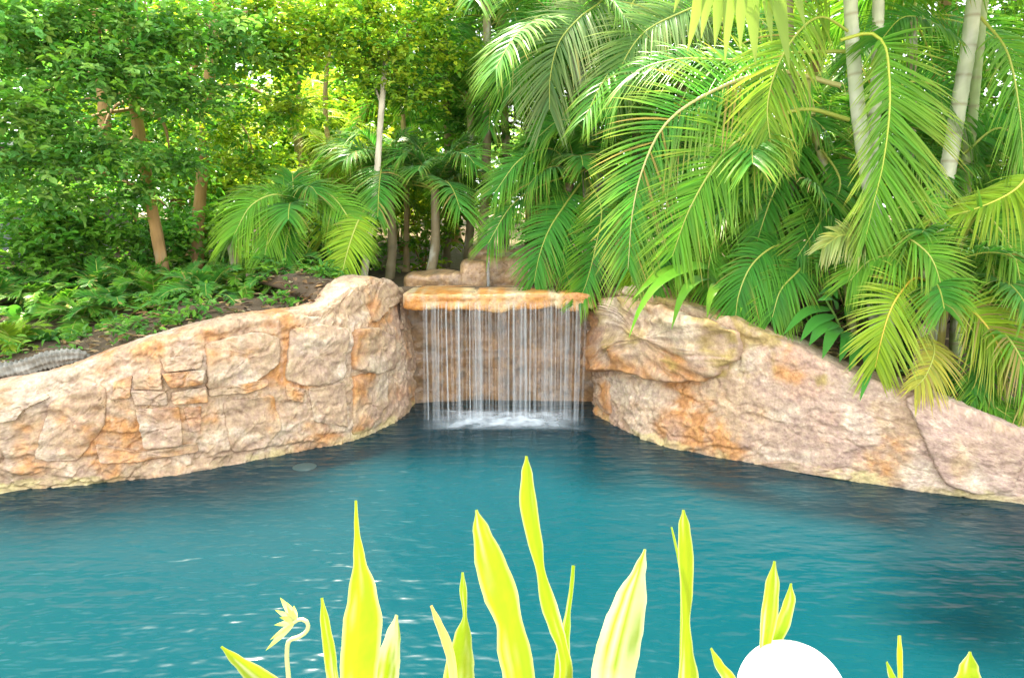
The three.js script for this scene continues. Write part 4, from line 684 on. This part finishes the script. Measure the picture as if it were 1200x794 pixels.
// shrubs that fill the shade under the trees
const shrubs = [[-3.9, -8.3, 1.0, leafD, 'deep green shrub behind the leaning trunk'], [-5.2, -7.6, 1.1, leafD, 'deep green shrub below the shed wall'], [-2.2, -8.8, 1.1, leafA, 'round green shrub behind the grey stump'], [-1.2, -9.2, 1.2, leafB, 'lime green shrub behind the sapling'], [0.6, -9, 1.3, leafD, 'deep green shrub behind the low palm'], [2.2, -8.0, 1.3, leafD, 'deep green shrub behind the leafy areca palm'], [3.4, -7.2, 1.3, leafD, 'leafy shrub behind the twin trunk palm'], [4.6, -6.6, 1.2, leafD, 'leafy shrub behind the tall pale palm'], [5.6, -5.9, 1.2, leafA, 'green shrub past the right wall'], [-6.3, -6.3, 1.1, leafA, 'green shrub past the end of the grey log'], [-2.9, -10.6, 1.8, leafB, 'tall sunlit shrub in the gap between the trees'], [-1.9, -11.4, 2.4, leafB, 'glowing yellow shrub far back in the gap'], [-4.4, -11, 2.2, leafB, 'tall lime shrub far behind the ochre trunk']];
shrubs.forEach(([x, z, h, cols, label], i) => {
  const R = rng(600 + i), y0 = groundY(x, z) - 0.05, b = V(x, y0, z), p = thing('shrub', label, 'shrub', b.clone()), g = new Geo();
  for (let k = 0; k < 7; k++) { const a = R() * 6.28, rr = R() * .55, y = y0 + h * (.25 + .75 * R()); const c = V(x + Math.cos(a) * rr, y, z + Math.sin(a) * rr); leafClump(g, c, [.5, .35, .5], 420, R, { size: .085, cols, per: 9 }); part(pieceName('stem', k), tube([b, b.clone().lerp(c, .5).add(V(.04, .05, 0)), c], t => lerp(.014, .004, t), 8, 5, () => barkBrown), barkMat, p); }
  part('crown', g.done(false), leafMat, p);
});
// short grey palm stump
{
  const p = thing('palm_stump', 'short grey weathered palm stump leaning on the left bank', 'stump', onGround(269, 358, 6.9)), R = rng(9);
  palmTrunk(p, [onGround(269, 358, 6.9), at(270, 340, 6.9), at(275, 312, 6.9), at(269, 281, 6.9)], 0.055, 0.042, R, 'trunk', [0.36, 0.31, 0.23], 0.035);
}
// grey scaly log on the wall's end
{
  const pts = H([-70, 458, 4.62], [-20, 444, 4.74], [30, 430, 4.84], [65, 420, 4.92], [92, 418, 4.98], [106, 422, 5.02]);
  const g = tube(pts, (t, a0) => lerp(0.075, 0.06, t) * (t > .85 ? Math.sqrt(Math.max(.02, 1 - ((t - .85) / .15) ** 2)) : 1) * (1 + 0.2 * Math.sin(t * 95 + a0 * 4) * Math.sin(t * 95 - a0 * 4)), 260, 44, (t, a, q) => { const k = 0.5 + fbm(q.x * 16, q.y * 16, q.z * 16, 4) * 1.1, m = smooth(.1, .3, fbm(q.x * 7, q.y * 7, q.z * 7, 3)); return mixc(mixc([.09, .08, .06], [.27, .25, .21], clamp(k)), [.4, .38, .33], m * .5); }, 0.22, 5);
  solo('palm_log', g, barkMat, 'grey scaly log lying along the end of the left wall', 'log');
}
// shed wall glimpsed at the left edge
{
  const b = at(20, 300, 10.2), s = thing('garden_shed', 'grey shed wall with a dark roof edge half hidden by the left tree', 'shed', V(b.x - 1, 0.9, b.z));
  const bx = (x, y, z, sx, sy, sz) => { const g = new THREE.BoxGeometry(sx, sy, sz); g.translate(x, y, z); return g; };
  const wallM = new THREE.MeshStandardMaterial({ color: new THREE.Color().setRGB(.3, .33, .35), roughness: .85, bumpMap: rockBump, bumpScale: .004 }), roofM = new THREE.MeshStandardMaterial({ color: new THREE.Color().setRGB(.07, .05, .04), roughness: .8 }), trimM = new THREE.MeshStandardMaterial({ color: new THREE.Color().setRGB(.6, .6, .58), roughness: .6 });
  part('wall', bx(b.x - 1, 1.75, b.z - 1, 3.4, 1.7, 2), wallM, s); part('roof', bx(b.x - 1, 2.72, b.z - 1, 3.9, .22, 2.6), roofM, s); part('trim', bx(b.x - 1, 2.86, b.z - 1, 3.96, .05, 2.66), trimM, s);
}
// fallen leaves on the beds
{
  const R = rng(71), g = new Geo();
  for (let k = 0; k < 9000; k++) { const e = bedEdge[Math.floor(R() * bedEdge.length)], r = Math.pow(R(), 1.6) * 4, p = bedPoint(e, r + .02); p.x += (R() - .5) * .2; p.z += (R() - .5) * .2; p.y = bedH(e.h, r, p.x, p.z) + .012 + R() * .02; const a = R() * 6.28; ovate(g, p, V(Math.cos(a), (R() - .5) * .6, Math.sin(a)).normalize(), V((R() - .5) * .8, 1, (R() - .5) * .8).normalize(), .05 + R() * .08, .03 + R() * .02, tint([[.2, .12, .05], [.28, .18, .08], [.14, .09, .05], [.3, .24, .1]][k % 4], R, .3)); }
  const m = part('leaf_litter', g.done(false), new THREE.MeshStandardMaterial({ vertexColors: true, roughness: .9, side: THREE.DoubleSide }), null); m.userData.kind = 'stuff'; tag(m, 'brown fallen leaves lying on the planting beds', 'leaf litter');
}
// low ground cover
{
  const R = rng(72), g = new Geo();
  for (let k = 0; k < 900; k++) { const e = bedEdge[Math.floor(R() * bedEdge.length)], r = .25 + Math.pow(R(), 1.3) * 4.5, p = bedPoint(e, r); p.y = bedH(e.h, r, p.x, p.z) + .06; leafClump(g, p, [.16, .12, .16], 40, R, { size: .07, cols: R() < .6 ? leafD : leafA, per: 6, ratio: .45 }); }
  const m = part('ground_cover', g.done(false), leafMat, null); m.userData.kind = 'stuff'; tag(m, 'low green ground cover between the palms and ferns', 'ground cover');
}
// ---------- foreground plants ----------
const blades = [
  ['tall yellow blade leaved plant left of the curled shoot', [[[417, 586, 3], [418, 620, 6], [421, 655, 14], [424, 690, 32], [424, 725, 45], [422, 760, 45], [420, 794, 42]], [[377, 700, 3], [381, 730, 11], [387, 765, 15], [391, 794, 15]], [[465, 720, 4], [462, 745, 20], [458, 770, 29], [454, 794, 30]], [[259, 757, 3], [277, 772, 13], [300, 790, 22], [322, 806, 24]]], 1.80, 0],
  ['yellow blade leaved plant with a brown withered tip', [[[505, 709, 3], [513, 728, 8], [523, 752, 11], [530, 780, 10]], [[542, 670, 3], [543, 692, 9], [545, 720, 5], [544, 745, 22], [542, 770, 34], [540, 794, 40]]], 1.84, 1],
  ['tallest yellow blade leaved plant with two long twisted leaves', [[[558, 597, 3], [563, 620, 20], [574, 658, 36], [586, 692, 40], [597, 727, 31], [604, 760, 41], [610, 794, 39]], [[617, 534, 3], [618, 555, 14], [620, 590, 22], [627, 630, 19], [634, 668, 11], [644, 708, 20], [652, 735, 17], [659, 758, 13], [663, 794, 16]], [[672, 662, 4], [670, 685, 5], [666, 713, 6], [662, 740, 12], [658, 770, 19], [656, 794, 20]]], 1.78, 2],
  ['pale broad blade leaved plant beside the tallest blades', [[[756, 643, 3], [750, 665, 14], [740, 700, 36], [731, 735, 46], [724, 765, 50], [719, 794, 50]]], 1.82, 3],
  ['narrow twisted yellow blade leaved plant with a split pale tip', [[[801, 597, 3], [802, 615, 13], [804, 650, 18], [805, 690, 14], [804, 727, 9], [805, 760, 14], [806, 794, 24]], [[787, 617, 2], [791, 635, 3], [795, 655, 3], [798, 680, 3]], [[833, 759, 3], [842, 778, 11], [856, 802, 16]]], 1.76, 4],
  ['short blade leaved plant rising behind the white globe', [[[908, 657, 3], [905, 685, 16], [901, 720, 19], [896, 760, 14], [894, 790, 10]], [[927, 683, 3], [923, 705, 18], [914, 732, 23], [902, 760, 18], [896, 790, 10]]], 1.92, 5],
  ['small pale blade leaved plant right of the white globe', [[[1054, 744, 4], [1054, 770, 8], [1054, 800, 8]], [[1039, 775, 3], [1043, 788, 8], [1048, 802, 10]], [[1137, 763, 3], [1135, 780, 20], [1132, 800, 30]]], 1.8, 6]];
for (const [label, leaves, D, seed] of blades) {
  const R = rng(800 + seed), f = leaves[leaves.length > 1 ? (seed === 2 ? 0 : 0) : 0], lastp = f[f.length - 1], root = at(lastp[0], 794, D); root.y = 0.2; root.z -= 0.02;
  const p = thing('blade_leaf_plant', label, 'plant', root.clone(), 'blade leaved plants at the pool edge');
  leaves.forEach((lf, k) => {
    const D2 = D + (k % 3 - 1) * 0.05, pts = lf.map(([x, y, w]) => { const q = at(x, y, D2); return [q, w * (-q.z * CP - (q.y - EYE) * SP) / FOCAL]; });
    const e = pts[pts.length - 1]; pts.push([e[0].clone().lerp(root, .6), e[1] * .8], [root.clone().add(V((R() - .5) * .05, 0, (R() - .5) * .04)), e[1] * .5]);
    const c = new THREE.CatmullRomCurve3(pts.map(q => q[0])), g = new Geo(), n = 44; let prev; const brown = seed === 1 && k === 0;
    const col = brown ? [.42, .26, .08] : tint([.18, .262, .005], R, .12), pale = [.46, .48, .26];  // pale puts near-white sunlit edges and blown-out patches into the leaf colour
    for (let j = 0; j <= n; j++) {
      const t = j / n, q = c.getPoint(t), T = c.getTangent(t), fi = t * (pts.length - 1), i0 = Math.min(pts.length - 2, Math.floor(fi)), w = lerp(pts[i0][1], pts[i0 + 1][1], smooth(0, 1, fi - i0)) / 2;
      const tw = 0.35 * Math.sin(t * 3 + k * 2 + seed), s = T.clone().cross(V(tw, .25, 1).normalize()).normalize(), up = s.clone().cross(T).normalize(); if (up.z < 0) up.negate();
      const cur = []; for (let b = -4; b <= 4; b++) { const o = b / 4 * w * (1 + .05 * N3(j * .5, b * .5, k)), h = Math.abs(b / 4) * w * .3; const m = smooth(.05, .4, fbm(j * .05 + k * 7, b * .9 + seed * 3, 2, 2) + (seed === 3 || (k === 2 && seed === 0) ? .25 : -.05)); const vn = 1 + .22 * N3(b * 1.7 + seed * 5, j * .04, k * 3 + 1) + .12 * N3(j * .8, b * 2.1, seed); let cc = mixc(col, pale, Math.min(1, m * .8 + (Math.abs(b) === 4 ? .45 : 0))); cc = [cc[0] * vn, cc[1] * (.6 + .4 * vn), cc[2] * vn]; cur.push(g.v(q.x + s.x * o + up.x * h, q.y + s.y * o + up.y * h, q.z + s.z * o + up.z * h, cc)); }
      if (prev) for (let b = 0; b < 8; b++) g.q(prev[b], prev[b + 1], cur[b + 1], cur[b]); prev = cur;
    }
    part(pieceName('leaf', k), g.done(), frondMat, p);
  });
}
{
  const D = 1.72, base = at(337, 794, D); base.y = .2; const p = thing('curled_shoot', 'pale curled shoot with a tuft of narrow leaflets at its hooked tip', 'plant', base.clone());
  part('stem', tube([base, at(338, 794, D), at(336, 765, D), at(339, 750, D), at(350, 746, D), at(360, 738, D), at(360, 729, D), at(352, 725, D), at(344, 729, D)], t => lerp(.010, .0055, t), 50, 10, () => [.34, .38, .16]), stemMat, p);
  [[328, 698, 7], [336, 704, 7], [321, 731, 6], [311, 760, 6], [322, 713, 6], [316, 748, 5], [344, 708, 5], [327, 722, 6]].forEach(([x, y, w], k) => { const g = new Geo(), b = at(346, 728, D), d = at(x, y, D - .02).sub(b), L = d.length(); d.normalize(); strip(g, b, d, d.clone().cross(V(.1, .1, 1)).normalize(), L, w * D / FOCAL * 1.3, .05, 8, [.5, .54, .2], [.34, .44, .05], lanceProf, .3); part(pieceName('leaflet', k), g.done(), frondMat, p); });
}
{ // white globe on a short post, top just in view
  const c = at(928, 817, 1.8), p = thing('globe_lamp', 'smooth white globe garden lamp standing among the blade leaves', 'garden lamp', V(c.x, .2, c.z)), gm = new THREE.MeshPhysicalMaterial({ color: new THREE.Color().setRGB(.82, .82, .8), roughness: .35, clearcoat: .3 }), pm = new THREE.MeshStandardMaterial({ color: new THREE.Color().setRGB(.12, .12, .12), roughness: .5 });
  const s = new THREE.SphereGeometry(.163, 64, 48); s.translate(c.x, c.y, c.z); part('globe', s, gm, p);
  const l = new THREE.LatheGeometry([[0, 0], [.09, 0], [.09, .02], [.03, .04], [.028, c.y - .2 - .19], [.075, c.y - .2 - .17], [.08, c.y - .2 - .13], [0, c.y - .2 - .13]].map(q => new THREE.Vector2(...q)), 32); l.translate(c.x, .2, c.z); part('post', l, pm, p);
}
// disc awash by the left wall, standing for an unidentified pale patch
{
  const c = onLevel(357, 551, -0.03), p = thing('awash_disc', 'round pale disc awash in the water by the left wall', 'pool light', c.clone()), m = new THREE.MeshStandardMaterial({ color: new THREE.Color().setRGB(.03, .06, .055), roughness: .5 });
  const g = new THREE.LatheGeometry([[0, .02], [.07, .016], [.1, .005], [.125, -.005], [.13, -.03], [0, -.03]].map(q => new THREE.Vector2(...q)), 40); g.scale(1, 1, .9); g.translate(c.x, c.y + .022, c.z); part('disc_body', g, m, p);
}
renderer.render(scene, camera);
